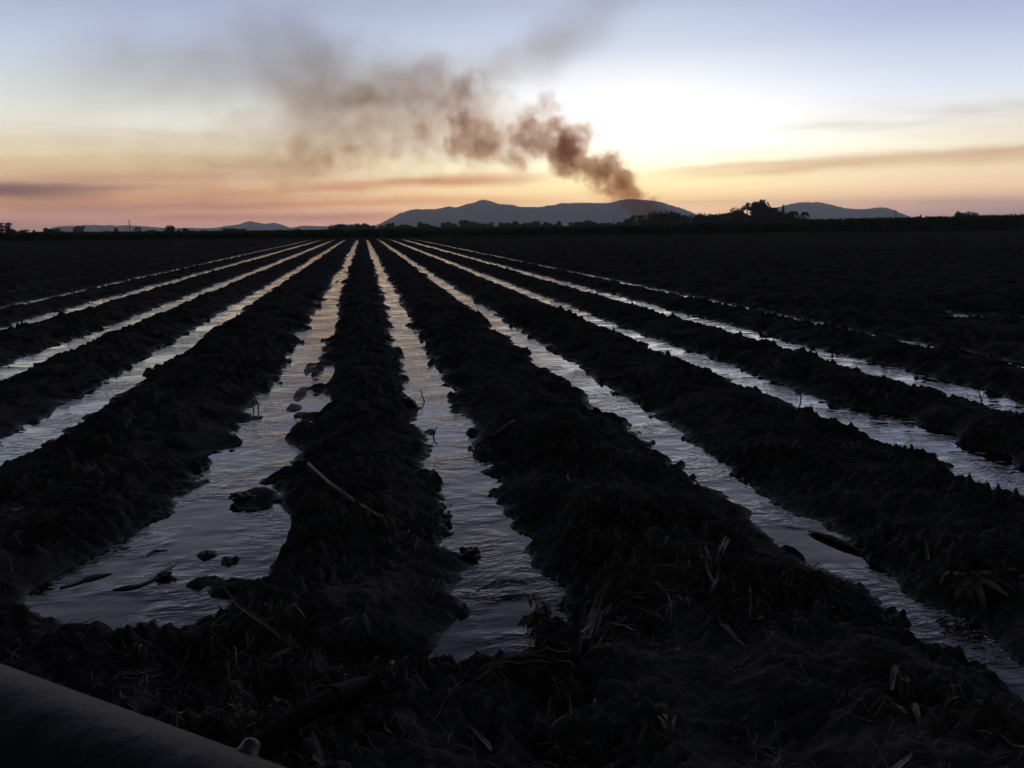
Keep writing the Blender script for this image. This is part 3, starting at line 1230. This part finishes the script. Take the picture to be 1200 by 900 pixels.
tree('bushy_tree', 283, 268.2, 5, 520, 'bush', 1, 'lowest scrub tree below the small peaked hill')
tree('dome_tree', 399, 263.2, 7.5, 520, 'dome', 1, 'dense broad tree at the start of the far treeline')
tree('bushy_tree', 390, 265, 5, 540, 'bush', 2, 'low tree leaning on the dense broad one of the far treeline')
tree('gum_tree', 545.5, 258.3, 8, 560, 'tall', 0, 'biggest dark tree of the far treeline below the mountain peak')
tree('round_tree', 604, 259.5, 4.5, 560, 'tall', 1, 'upright dark tree that stands out of the far treeline')

# the far treeline under the range
TL = []
r = random.Random(21)
named = {420: 263.0, 428: 263, 457: 262.2, 475: 264, 493: 261.2, 500: 263, 522: 261.2, 531: 262.8, 556: 261, 562: 262.5, 575: 261.6, 588: 262, 596: 262, 615: 262.3, 621: 261.6, 629: 260, 641: 261.2, 655: 260.2, 672: 261.2, 682: 261, 690: 259.2, 697: 261.5, 706: 262, 715: 262, 727: 261, 733: 260}
for px_, ty in named.items():
    TL.append((px_, ty - 1.0, r.uniform(3.0, 5.5)))
px_ = 408
while px_ < 736:
    TL.append((px_, 268.0 - (px_ - 425) * .0096 - r.uniform(.5, 4.4), r.uniform(3.5, 7.5)))
    px_ += r.uniform(5.5, 9)
for k, (px_, ty, w) in enumerate(TL):
    kind = ('bush', 'tall', 'bush', 'dome')[k % 4] if w < 5.6 else 'bush'
    tree('treeline_tree', px_, ty, w, r.uniform(560, 700), kind, k, 'small dark tree in the continuous far treeline below the long mountain range', 'tree', 'trees of the far treeline')

# ------------------------------------------------------------------ utility poles
def pole(px, top, dist, label, arm):
    e = at_dist(px, top, dist)
    root = empty('utility_pole', (e.x, e.y, -.3), -math.atan2(e.x, e.y) + .5)
    tag(root, label, 'utility pole')
    H = e.z + .3
    bm = bmesh.new()
    tube_bm(bm, [(0, 0, 0), (0, 0, H * .5), (0, 0, H)], [.22, .19, .15], 10)
    link_bm('post', bm, MAT_POLE, root, smooth=True)
    if arm:
        bm = bmesh.new()
        bmesh.ops.create_cube(bm, size=1, matrix=Matrix.Translation((0, 0, H - .9)) @ Matrix.Diagonal((1.9, .14, .16, 1)))
        bmesh.ops.bevel(bm, geom=bm.edges[:], offset=.015, segments=1, affect='EDGES')
        ca = link_bm('crossarm', bm, MAT_POLE, root)
        for sx in (-.85, 0, .85):
            bm = bmesh.new()
            tube_bm(bm, [(sx, 0, H - .83), (sx, 0, H - .72), (sx, 0, H - .6)], [.03, .07, .04], 8)
            link_bm('insulator', bm, MAT_POLE, ca, smooth=True)


pole(151, 257.0, 520, 'bare utility pole standing before the low flat topped rise', True)
pole(719.5, 252.0, 560, 'thin utility pole in front of the mountain beside the smoke', True)
pole(1050, 246.3, 560, 'faint utility pole at the tail of the rounded hill', True)


# ------------------------------------------------------------------ smoke
HAZE_TOP, HAZE_DENS = 250.0, 1.8e-4

def curve_node(b, x, pts, lo, hi):
    nd = b.n('ShaderNodeFloatCurve')
    c = nd.mapping.curves[0]
    nd.mapping.clip_max_x = 1
    nd.mapping.clip_max_y = 1
    pts = sorted(pts)
    while len(c.points) < len(pts):
        c.points.new(.5, .5)
    for p, (a, v) in zip(c.points, pts):
        p.location = (a, min(max((v - lo) / (hi - lo), 0), 1))
        p.handle_type = 'AUTO_CLAMPED'
    nd.mapping.update()
    b.set(nd.inputs['Value'], x)
    return b.lin(0, 1, nd.outputs[0], lo, hi)


def smoke(name, dist, ctrl, label, dens, col_abs, albedo, nscale, edge, thr, seed, step, depthk=1.0, stretch=(1, 1, 1), fullness=1.0):
    """ctrl: (px, py, radius px, density factor), from the fire outwards. Built in a vertical slab at this distance."""
    org = at_dist(600, 262, dist)
    az = math.atan2(org.x, org.y)
    rt = Vector((math.cos(az), -math.sin(az), 0))
    fw = Vector((math.sin(az), math.cos(az), 0))

    def loc(px, py):
        d = ray(px, py)
        q = CAM + d * (dist / d.dot(fw))
        return (q - Vector((org.x, org.y, 0))).dot(rt), q.z
    C = [(loc(a, c_) + (r_ * dist / F_PX, k)) for a, c_, r_, k in ctrl]
    C.sort()
    x0, x1 = C[0][0], C[-1][0]
    zlo, zhi = min(c[1] for c in C), max(c[1] for c in C)
    rlo, rhi = 0, max(c[2] for c in C)
    # domain: a tube that wraps the plume
    bm = bmesh.new()
    rings = []
    for i, (x, z, r_, k) in enumerate(C):
        rr = r_ * 1.42
        ring = [bm.verts.new((x, math.cos(q) * rr * depthk, z + math.sin(q) * rr)) for q in [2 * math.pi * s / 14 for s in range(14)]]
        rings.append(ring)
    for a, c in zip(rings, rings[1:]):
        for s in range(14):
            bm.faces.new((a[s], c[s], c[(s + 1) % 14], a[(s + 1) % 14]))
    bm.faces.new(rings[0][::-1])
    bm.faces.new(rings[-1])
    bmesh.ops.recalc_face_normals(bm, faces=bm.faces[:])
    m, nt, out = new_mat(name)
    b = NB(nt)
    tc = b.n('ShaderNodeTexCoord').outputs['Object']
    wn = b.n('ShaderNodeTexNoise')
    nt.links.new(b.mapping(tc, (1, 1, 1), (seed * 11, 0, 0)), wn.inputs['Vector'])
    wn.inputs['Scale'].default_value = nscale * .55
    wn.inputs['Detail'].default_value = 1
    va = b.n('ShaderNodeVectorMath', operation='SUBTRACT')
    nt.links.new(wn.outputs['Color'], va.inputs[0])
    va.inputs[1].default_value = (.5, .5, .5)
    vs = b.n('ShaderNodeVectorMath', operation='SCALE')
    nt.links.new(va.outputs[0], vs.inputs[0])
    vs.inputs['Scale'].default_value = .55 / nscale
    vd = b.n('ShaderNodeVectorMath', operation='ADD')
    nt.links.new(tc, vd.inputs[0])
    nt.links.new(vs.outputs[0], vd.inputs[1])
    sep = b.n('ShaderNodeSeparateXYZ')
    nt.links.new(tc, sep.inputs[0])
    t = b.lin(x0, x1, sep.outputs['X'])
    f = lambda x: (x - x0) / (x1 - x0)
    zc = curve_node(b, t, [(f(c[0]), c[1]) for c in C], zlo, zhi)
    rc = curve_node(b, t, [(f(c[0]), c[2]) for c in C], rlo, rhi)
    kmax = max(c[3] for c in C)
    kc = curve_node(b, t, [(f(c[0]), c[3]) for c in C], 0, kmax)
    dz = b.m('DIVIDE', b.m('SUBTRACT', sep.outputs['Z'], zc), rc)
    dy = b.m('DIVIDE', sep.outputs['Y'], b.m('MULTIPLY', rc, depthk))
    rho = b.m('SQRT', b.m('ADD', b.m('MULTIPLY', dz, dz), b.m('MULTIPLY', dy, dy)))
    n1 = b.noise(b.mapping(vd.outputs[0], stretch, (seed * 7, 3, 1)), nscale, 4, .55)
    n2 = b.noise(b.mapping(vd.outputs[0], stretch, (seed * 5, 9, 4)), nscale * 2.6, 3, .55)
    n = b.m('ADD', b.m('MULTIPLY', n1, .66), b.m('MULTIPLY', n2, .34))
    # inside value: 1 at the core to 0 at the rim, broken by the noise
    val = b.m('ADD', b.m('MULTIPLY', b.m('SUBTRACT', 1.0, rho), fullness), b.m('MULTIPLY', b.m('SUBTRACT', n, .5), thr))
    val = b.ss(0.0, edge, val)
    fade = b.m('SUBTRACT', 1.0, b.ss(1.05, 1.38, rho))
    D = b.m('MULTIPLY', b.m('MULTIPLY', b.m('MULTIPLY', val, kc), fade), dens)
    ab = b.n('ShaderNodeVolumeAbsorption')
    ab.inputs['Color'].default_value = (*col_abs, 1)
    b.set(ab.inputs['Density'], D)
    sc = b.n('ShaderNodeVolumeScatter')
    sc.inputs['Color'].default_value = (*albedo, 1)
    sc.inputs['Anisotropy'].default_value = .2
    b.set(sc.inputs['Density'], D)
    ad = b.n('ShaderNodeAddShader')
    nt.links.new(ab.outputs[0], ad.inputs[0])
    nt.links.new(sc.outputs[0], ad.inputs[1])
    nt.links.new(ad.outputs[0], out.inputs['Volume'])
    m.cycles.volume_step_rate = step
    o = link_bm(name, bm, m)
    o.location = (org.x, org.y, 0)
    o.rotation_euler = (0, 0, -az)
    tag(o, label, kind='stuff')
    return o


PLUME = [(708, 200, 18, .0), (692, 186, 26, .25), (672, 176, 34, .42), (650, 166, 40, .5), (630, 164, 44, .55), (603, 166, 50, .72), (575, 160, 54, .74), (550, 150, 58, .64), (520, 142, 64, .52), (490, 138, 70, .50), (455, 138, 74, .46), (420, 142, 76, .44), (390, 148, 76, .38), (355, 158, 70, .38), (320, 166, 62, .30), (280, 174, 56, .24), (230, 184, 52, .18), (160, 195, 46, .13), (80, 205, 42, .09), (0, 210, 36, .0)]
smoke('smoke', 655, PLUME, 'pale tan body of drifted smoke spreading away from the dark billows', .024, (.84, .54, .32), (.40, .29, .21), .034, .6, 3.8, 1, .28, 1.0, (1, 1, 1), 1.0)


def billows(name, dist, puffs, label, dens, col_abs, albedo, nscale, amp, edge, seed, step):
    """smoke built from round puffs ((px, py, radius px, density)) whose rims are torn by fractal noise"""
    org = at_dist(puffs[0][0], 262, dist)
    az = math.atan2(org.x, org.y)
    rt = Vector((math.cos(az), -math.sin(az), 0))
    fw = Vector((math.sin(az), math.cos(az), 0))
    r = random.Random(seed)
    P = []
    for px, py, rad, w in puffs:
        d = ray(px, py)
        q = CAM + d * (dist / d.dot(fw))
        x = (q - Vector((org.x, org.y, 0))).dot(rt)
        R = rad * 1.55 * dist / F_PX
        P.append((Vector((x, r.uniform(-.5, .5) * R, q.z)), R, w))
    # domain: hull of slightly larger spheres
    bm = bmesh.new()
    for c, R, w in P:
        bmesh.ops.create_icosphere(bm, subdivisions=1, radius=R * 1.5, matrix=Matrix.Translation(c))
    co = [v.co.copy() for v in bm.verts]
    bm.free()
    bm = bmesh.new()
    for c in co:
        bm.verts.new(c)
    bmesh.ops.convex_hull(bm, input=bm.verts[:])
    bmesh.ops.delete(bm, geom=[v for v in bm.verts if not v.link_faces], context='VERTS')
    bmesh.ops.recalc_face_normals(bm, faces=bm.faces[:])
    m, nt, out = new_mat(name)
    b = NB(nt)
    tc = b.n('ShaderNodeTexCoord').outputs['Object']
    n1 = b.noise(b.mapping(tc, (1, 1, 1), (seed * 7, 3, 1)), nscale, 5, .6, .4)
    n2 = b.noise(b.mapping(tc, (1, 1, 1), (seed * 3, 8, 5)), nscale * .4, 3, .5, .4)
    nz = b.m('ADD', b.m('MULTIPLY', b.m('SUBTRACT', n1, .5), amp), b.m('MULTIPLY', b.m('SUBTRACT', n2, .5), amp * .75))
    acc = None
    for c, R, w in P:
        dn = b.n('ShaderNodeVectorMath', operation='DISTANCE')
        nt.links.new(tc, dn.inputs[0])
        dn.inputs[1].default_value = c
        v = b.m('MULTIPLY_ADD', dn.outputs['Value'], -1.0 / R, 1.0)
        v = b.m('MULTIPLY', b.m('ADD', v, nz), w)
        acc = v if acc is None else b.m('SMOOTH_MAX', acc, v, .22)
    D = b.m('MULTIPLY', b.ss(0.0, edge, acc), dens)
    D = b.m('MULTIPLY', D, b.m('ADD', .55, acc, clamp=False))
    D = b.m('MAXIMUM', D, 0.0)
    ab = b.n('ShaderNodeVolumeAbsorption')
    ab.inputs['Color'].default_value = (*col_abs, 1)
    b.set(ab.inputs['Density'], D)
    sc = b.n('ShaderNodeVolumeScatter')
    sc.inputs['Color'].default_value = (*albedo, 1)
    sc.inputs['Anisotropy'].default_value = .2
    b.set(sc.inputs['Density'], D)
    ad = b.n('ShaderNodeAddShader')
    nt.links.new(ab.outputs[0], ad.inputs[0])
    nt.links.new(sc.outputs[0], ad.inputs[1])
    nt.links.new(ad.outputs[0], out.inputs['Volume'])
    m.cycles.volume_step_rate = step
    o = link_bm(name, bm, m)
    o.location = (org.x, org.y, 0)
    o.rotation_euler = (0, 0, -az)
    tag(o, label, kind='stuff')
    return o


COLUMN = [(770, 249, 8, 1.0), (760, 247, 10, 1.1), (746, 244, 10, .8), (765, 236, 6, .8), (750, 231, 9, 1.3), (738, 226, 11, 1.1), (727, 216, 14, 1.0), (722, 204, 13, 1.0), (716, 186, 8, .9), (712, 198, 14, 1.0), (706, 208, 12, .9), (713, 222, 9, .7), (699, 216, 9, .7),
          (696, 197, 14, 1.1), (684, 195, 14, 1.1), (674, 188, 15, 1.1), (664, 190, 13, 1.0), (660, 180, 13, 1.0), (735, 240, 8, .7), (704, 204, 14, 1.1)]
LOBES = [(688, 154, 10, .9), (673, 160, 13, 1.1), (659, 162, 15, 1.35), (650, 150, 12, 1.1), (655, 174, 12, 1.1), (645, 180, 11, .85), (636, 166, 12, 1.0), (628, 171, 12, 1.1), (620, 149, 14, .8), (610, 165, 15, .8), (603, 182, 12, .65), (598, 192, 9, .55), (637, 121, 12, .42), (655, 126, 10, .32), (622, 128, 9, .35), (612, 195, 9, .5)]
CLUMP = [(540, 140, 15, .75), (555, 150, 17, .95), (545, 165, 16, .95), (534, 171, 12, .8), (561, 168, 15, .95), (572, 155, 13, .7), (577, 170, 10, .6), (549, 181, 10, .7), (535, 104, 16, .5), (548, 98, 15, .5), (520, 116, 13, .45), (585, 182, 11, .4)]
DRIFT = [(490, 160, 17, .55), (475, 166, 15, .55), (498, 170, 12, .55), (464, 180, 13, .45), (448, 176, 13, .4), (415, 121, 17, .5), (431, 115, 16, .5), (446, 121, 14, .45), (400, 130, 14, .5), (389, 136, 10, .45), (462, 126, 14, .4), (481, 130, 13, .4), (500, 120, 14, .45), (380, 181, 17, .6), (370, 189, 14, .55), (354, 176, 15, .5), (338, 181, 14, .45), (410, 176, 15, .5), (430, 160, 22, .42), (395, 156, 20, .36), (320, 176, 13, .35), (300, 186, 11, .3), (450, 150, 18, .36), (515, 176, 13, .4)]
CA, AL = (.80, .44, .24), (.40, .26, .17)
billows('smoke', 640, COLUMN, 'dark brown root of the smoke rising crookedly from behind the dome shaped tree', .075, CA, AL, .14, 1.9, .36, 3, .26)
billows('smoke', 645, LOBES, 'dense brown lobes of smoke where the rising column turns over', .052, CA, AL, .13, 2.3, .38, 5, .26)
billows('smoke', 650, CLUMP, 'round brown clump of smoke drifting apart from the lobes', .043, CA, AL, .11, 2.7, .5, 8, .26)
billows('smoke', 648, DRIFT, 'scattered tan puffs of smoke at the far end of the plume', .038, (.84, .52, .30), (.40, .28, .19), .09, 2.5, .7, 11, .2)
VEIL = [(800, -50, 40, .0), (740, -10, 46, .25), (690, 25, 50, .55), (640, 55, 52, .7), (590, 82, 50, .85), (545, 100, 46, 1.0), (500, 98, 52, .95), (450, 92, 62, .95), (400, 92, 76, 1.0), (340, 88, 84, .85), (270, 86, 84, .62), (180, 90, 76, .40), (80, 92, 66, .22), (-20, 88, 60, .0)]
smoke('smoke', 700, VEIL, 'thin grey brown veil of old smoke drifting high above the plume', .0185, (.74, .58, .46), (.40, .36, .31), .012, 1.1, 2.4, 2, .30, 1.0, (1, 1, 1.5), 1.0)

# ------------------------------------------------------------------ haze
HZ_TOP = HAZE_TOP
o = link_mesh('haze', [(-7800, -1200, -1.5), (7800, -1200, -1.5), (7800, 9000, -1.5), (-7800, 9000, -1.5), (-7800, -1200, HZ_TOP), (7800, -1200, HZ_TOP), (7800, 9000, HZ_TOP), (-7800, 9000, HZ_TOP)],
              [(3, 2, 1, 0), (4, 5, 6, 7), (0, 1, 5, 4), (1, 2, 6, 5), (2, 3, 7, 6), (3, 0, 4, 7)])
m, nt, out = new_mat('haze')
p = nt.nodes.new('ShaderNodeVolumePrincipled')
p.inputs['Color'].default_value = (.80, .88, 1.0, 1)
p.inputs['Density'].default_value = HAZE_DENS
p.inputs['Anisotropy'].default_value = .45
nt.links.new(p.outputs[0], out.inputs['Volume'])
o.data.materials.append(m)
tag(o, 'thin evening haze over the plain', kind='stuff')

# ------------------------------------------------------------------ sky
SUN_AZ = azim(700)
SUN_EL = 0.7
world = bpy.data.worlds.new('World')
scene.world = world
world.use_nodes = True
nt = world.node_tree
nt.nodes.clear()
b = NB(nt)
out = nt.nodes.new('ShaderNodeOutputWorld')
tc = b.n('ShaderNodeTexCoord').outputs['Generated']
sep = b.n('ShaderNodeSeparateXYZ')
nt.links.new(tc, sep.inputs[0])
EL = b.m('MULTIPLY', b.m('ARCSINE', sep.outputs['Z']), 180 / math.pi)
AZ0 = b.m('MULTIPLY', b.m('ARCTAN2', sep.outputs['X'], sep.outputs['Y']), 180 / math.pi)
DA0 = b.m('SUBTRACT', AZ0, SUN_AZ)
# wrap to -180..180
DA = b.m('SUBTRACT', b.m('FLOORED_MODULO', b.m('ADD', DA0, 180.0), 360.0), 180.0)
TOP = 50.0
GAIN = 4.0


def el_of(py, px=640):
    d = ray(px, py)
    return math.degrees(math.asin(d.z))


def sky_ramp(rows, px):
    st = []
    for py, c, k in rows:
        e = el_of(py, px) if py > -1000 else None
        k = k * math.exp(HAZE_DENS * min(9500, HAZE_TOP / max(math.sin(math.radians(max(e, .05))), 1e-3)) * .85)
        st.append((max(0, e) / TOP, rgb(*c, k / GAIN)))
    st.sort(key=lambda q: q[0])
    return st


UP = [(18 / TOP, rgb(164, 164, 186, 1 / GAIN)), (25 / TOP, rgb(130, 131, 160, 1 / GAIN)), (35 / TOP, rgb(92, 95, 126, 1 / GAIN)), (1.0, rgb(66, 70, 98, 1 / GAIN))]
t = b.m('DIVIDE', EL, TOP, clamp=True)
# gains make up for what the haze takes out low down
mid_c = b.ramp(t, sky_ramp([(264, (240, 180, 135), 1.2), (245, (250, 200, 146), 1.1), (228, (254, 218, 154), 1.1), (210, (255, 240, 185), 1.2), (190, (255, 250, 218), 1.3), (165, (255, 253, 243), 1.32), (130, (255, 254, 251), 1.16), (90, (240, 243, 248), 1.06), (55, (212, 219, 234), 1.02), (20, (194, 204, 226), 1.03), (0, (184, 193, 217), 1.0)], 760) + UP)
left_c = b.ramp(t, sky_ramp([(270, (172, 126, 114), 1.03), (256, (194, 144, 120), 1.03), (243, (218, 168, 128), 1.03), (228, (226, 184, 138), 1.03), (210, (216, 178, 142), 1.03), (192, (222, 196, 156), 1.03), (170, (226, 215, 184), 1.03), (145, (230, 226, 212), 1.03), (110, (215, 220, 217), 1.03), (75, (200, 210, 222), 1.03), (40, (184, 195, 217), 1.03), (0, (166, 175, 202), 1.03)], 150) + UP)
right_c = b.ramp(t, sky_ramp([(258, (160, 120, 130), 1.03), (247, (186, 146, 142), 1.03), (237, (212, 168, 144), 1.03), (222, (228, 188, 152), 1.03), (205, (236, 204, 164), 1.03), (185, (240, 220, 182), 1.03), (160, (244, 236, 214), 1.03), (130, (236, 236, 230), 1.03), (95, (212, 220, 236), 1.03), (50, (190, 201, 227), 1.03), (0, (165, 177, 213), 1.03)], 1150) + UP)
sidec = b.mix(b.ss(-12, 12, DA), left_c, right_c)
wc_l = b.gauss(DA, 2.0, 15.0)
wc_r = b.gauss(DA, 2.0, 13.5)
wc = b.m('ADD', b.m('MULTIPLY', wc_l, b.m('LESS_THAN', DA, 2.0)), b.m('MULTIPLY', wc_r, b.m('GREATER_THAN', DA, 2.0)))
glow = b.mix(wc, sidec, mid_c)

# streaks of thin cloud: gaussian bands in elevation, feathered along their length, broken by stretched noise
nv = b.n('ShaderNodeCombineXYZ')
b.set(nv.inputs[0], b.m('MULTIPLY', DA, .055))
b.set(nv.inputs[1], b.m('MULTIPLY', EL, .62))
streak = b.noise(nv.outputs[0], 1.0, 5, .55, .5)
nv2 = b.n('ShaderNodeCombineXYZ')
b.set(nv2.inputs[0], b.m('MULTIPLY', DA, .12))
b.set(nv2.inputs[1], b.m('ADD', b.m('MULTIPLY', EL, .35), 7.3))
wob = b.noise(nv2.outputs[0], 1.0, 3, .5)


def band(col, px0, py0, thick_px, px_a, px_b, slope, tint, strength, nlo=.35, nhi=.62):
    a0 = azim(px0) - SUN_AZ
    e0 = el_of(py0, px0)
    c = b.m('ADD', b.m('MULTIPLY', b.m('SUBTRACT', DA, a0), slope), e0)
    c = b.m('ADD', c, b.lin(0, 1, wob, -.45, .45))
    g = b.gauss(EL, c, thick_px / 17.5)
    aa, bb = azim(px_a) - SUN_AZ, azim(px_b) - SUN_AZ
    win = b.m('MULTIPLY', b.ss(aa - 3, aa + 4, DA), b.m('SUBTRACT', 1.0, b.ss(bb - 5, bb + 3, DA)))
    f = b.m('MULTIPLY', b.m('MULTIPLY', g, win), b.m('MULTIPLY', b.ss(nlo, nhi, streak), strength))
    return b.mix(f, col, b.mix(1.0, col, (*tint, 1), 'MULTIPLY'))


glow = band(glow, 40, 227, 6, -500, 120, .01, (.32, .26, .38), 1.0, .15, .45)
glow = band(glow, 110, 221, 5, -500, 210, .015, (.52, .42, .50), .9, .2, .5)
glow = band(glow, 60, 262, 8, -500, 130, .0, (.78, .68, .80), .8, .2, .5)
glow = band(glow, 150, 243, 6, -400, 330, .0, (.66, .54, .54), .9, .2, .5)
glow = band(glow, 200, 205, 14, -300, 420, .02, (.72, .62, .58), .8, .3, .6)
glow = band(glow, 400, 254, 5, 150, 500, .0, (.72, .56, .56), .85, .15, .5)
glow = band(glow, 330, 221, 6, 220, 620, .035, (.74, .54, .44), 1.0, .15, .5)
glow = band(glow, 230, 232, 6, -200, 420, .01, (.80, .62, .54), .9, .2, .5)
glow = band(glow, 420, 238, 5, 260, 640, .02, (.88, .68, .52), .9, .2, .5)
glow = band(glow, 560, 210, 7, 470, 660, .06, (.85, .66, .60), .8, .25, .55)
glow = band(glow, 1000, 192, 8, 760, 1600, .03, (.80, .68, .60), .95, .12, .45)
glow = band(glow, 940, 190, 4, 790, 1500, .035, (.80, .70, .64), .9, .25, .55)
glow = band(glow, 900, 201, 3, 850, 1020, .06, (.72, .60, .56), .7, .25, .5)
glow = band(glow, 1080, 136, 9, 900, 1600, .03, (.72, .68, .66), .75, .25, .55)
# faint general streakiness
glow = b.mix(b.m('MULTIPLY', b.ss(.42, .75, streak), b.m('MULTIPLY', b.m('SUBTRACT', 1.0, b.ss(4, 11, EL)), .42)), glow, b.mix(1.0, glow, (.70, .58, .54, 1), 'MULTIPLY'))

# the afterglow only fills the western part of the dome
side_f = b.m('SUBTRACT', 1.0, b.ss(36, 95, b.m('ABSOLUTE', DA)))
high_f = b.m('SUBTRACT', 1.0, b.ss(22, 52, EL))
W = b.m('MULTIPLY', side_f, high_f)
bg_g = b.n('ShaderNodeBackground')
b.set(bg_g.inputs['Color'], glow)
bg_g.inputs['Strength'].default_value = GAIN
sky = b.n('ShaderNodeTexSky', sky_type='NISHITA')
sky.sun_disc = False
sky.sun_elevation = D2R(SUN_EL)
sky.sun_rotation = D2R(SUN_AZ)
sky.air_density = 1.0
sky.dust_density = 2.0
bg_s = b.n('ShaderNodeBackground')
b.set(bg_s.inputs['Color'], sky.outputs[0])
bg_s.inputs['Strength'].default_value = .05
mx = b.n('ShaderNodeMixShader')
b.set(mx.inputs[0], W)
nt.links.new(bg_s.outputs[0], mx.inputs[1])
nt.links.new(bg_g.outputs[0], mx.inputs[2])
nt.links.new(mx.outputs[0], out.inputs['Surface'])

# the sun itself is down behind the range
sl = bpy.data.lights.new('sun', 'SUN')
sl.energy = .12
sl.angle = D2R(.5)
sl.color = (1, .72, .45)
so = bpy.data.objects.new('sun', sl)
COL.objects.link(so)
az = D2R(SUN_AZ)
so.rotation_euler = Vector((math.sin(az) * math.cos(D2R(SUN_EL)), math.cos(az) * math.cos(D2R(SUN_EL)), math.sin(D2R(SUN_EL)))).to_track_quat('Z', 'Y').to_euler()

# ------------------------------------------------------------------ render settings
vs = scene.view_settings
vs.view_transform = 'Standard'
vs.look = 'None'
vs.gamma = 1
vs.exposure = 0
vs.use_curve_mapping = False
cy = scene.cycles
cy.use_denoising = True
cy.denoiser = 'OPENIMAGEDENOISE'
cy.max_bounces = 6
cy.diffuse_bounces = 2
cy.glossy_bounces = 3
cy.transmission_bounces = 2
cy.volume_bounces = 1
cy.transparent_max_bounces = 8
cy.caustics_reflective = False
cy.caustics_refractive = False
cy.sample_clamp_indirect = 4
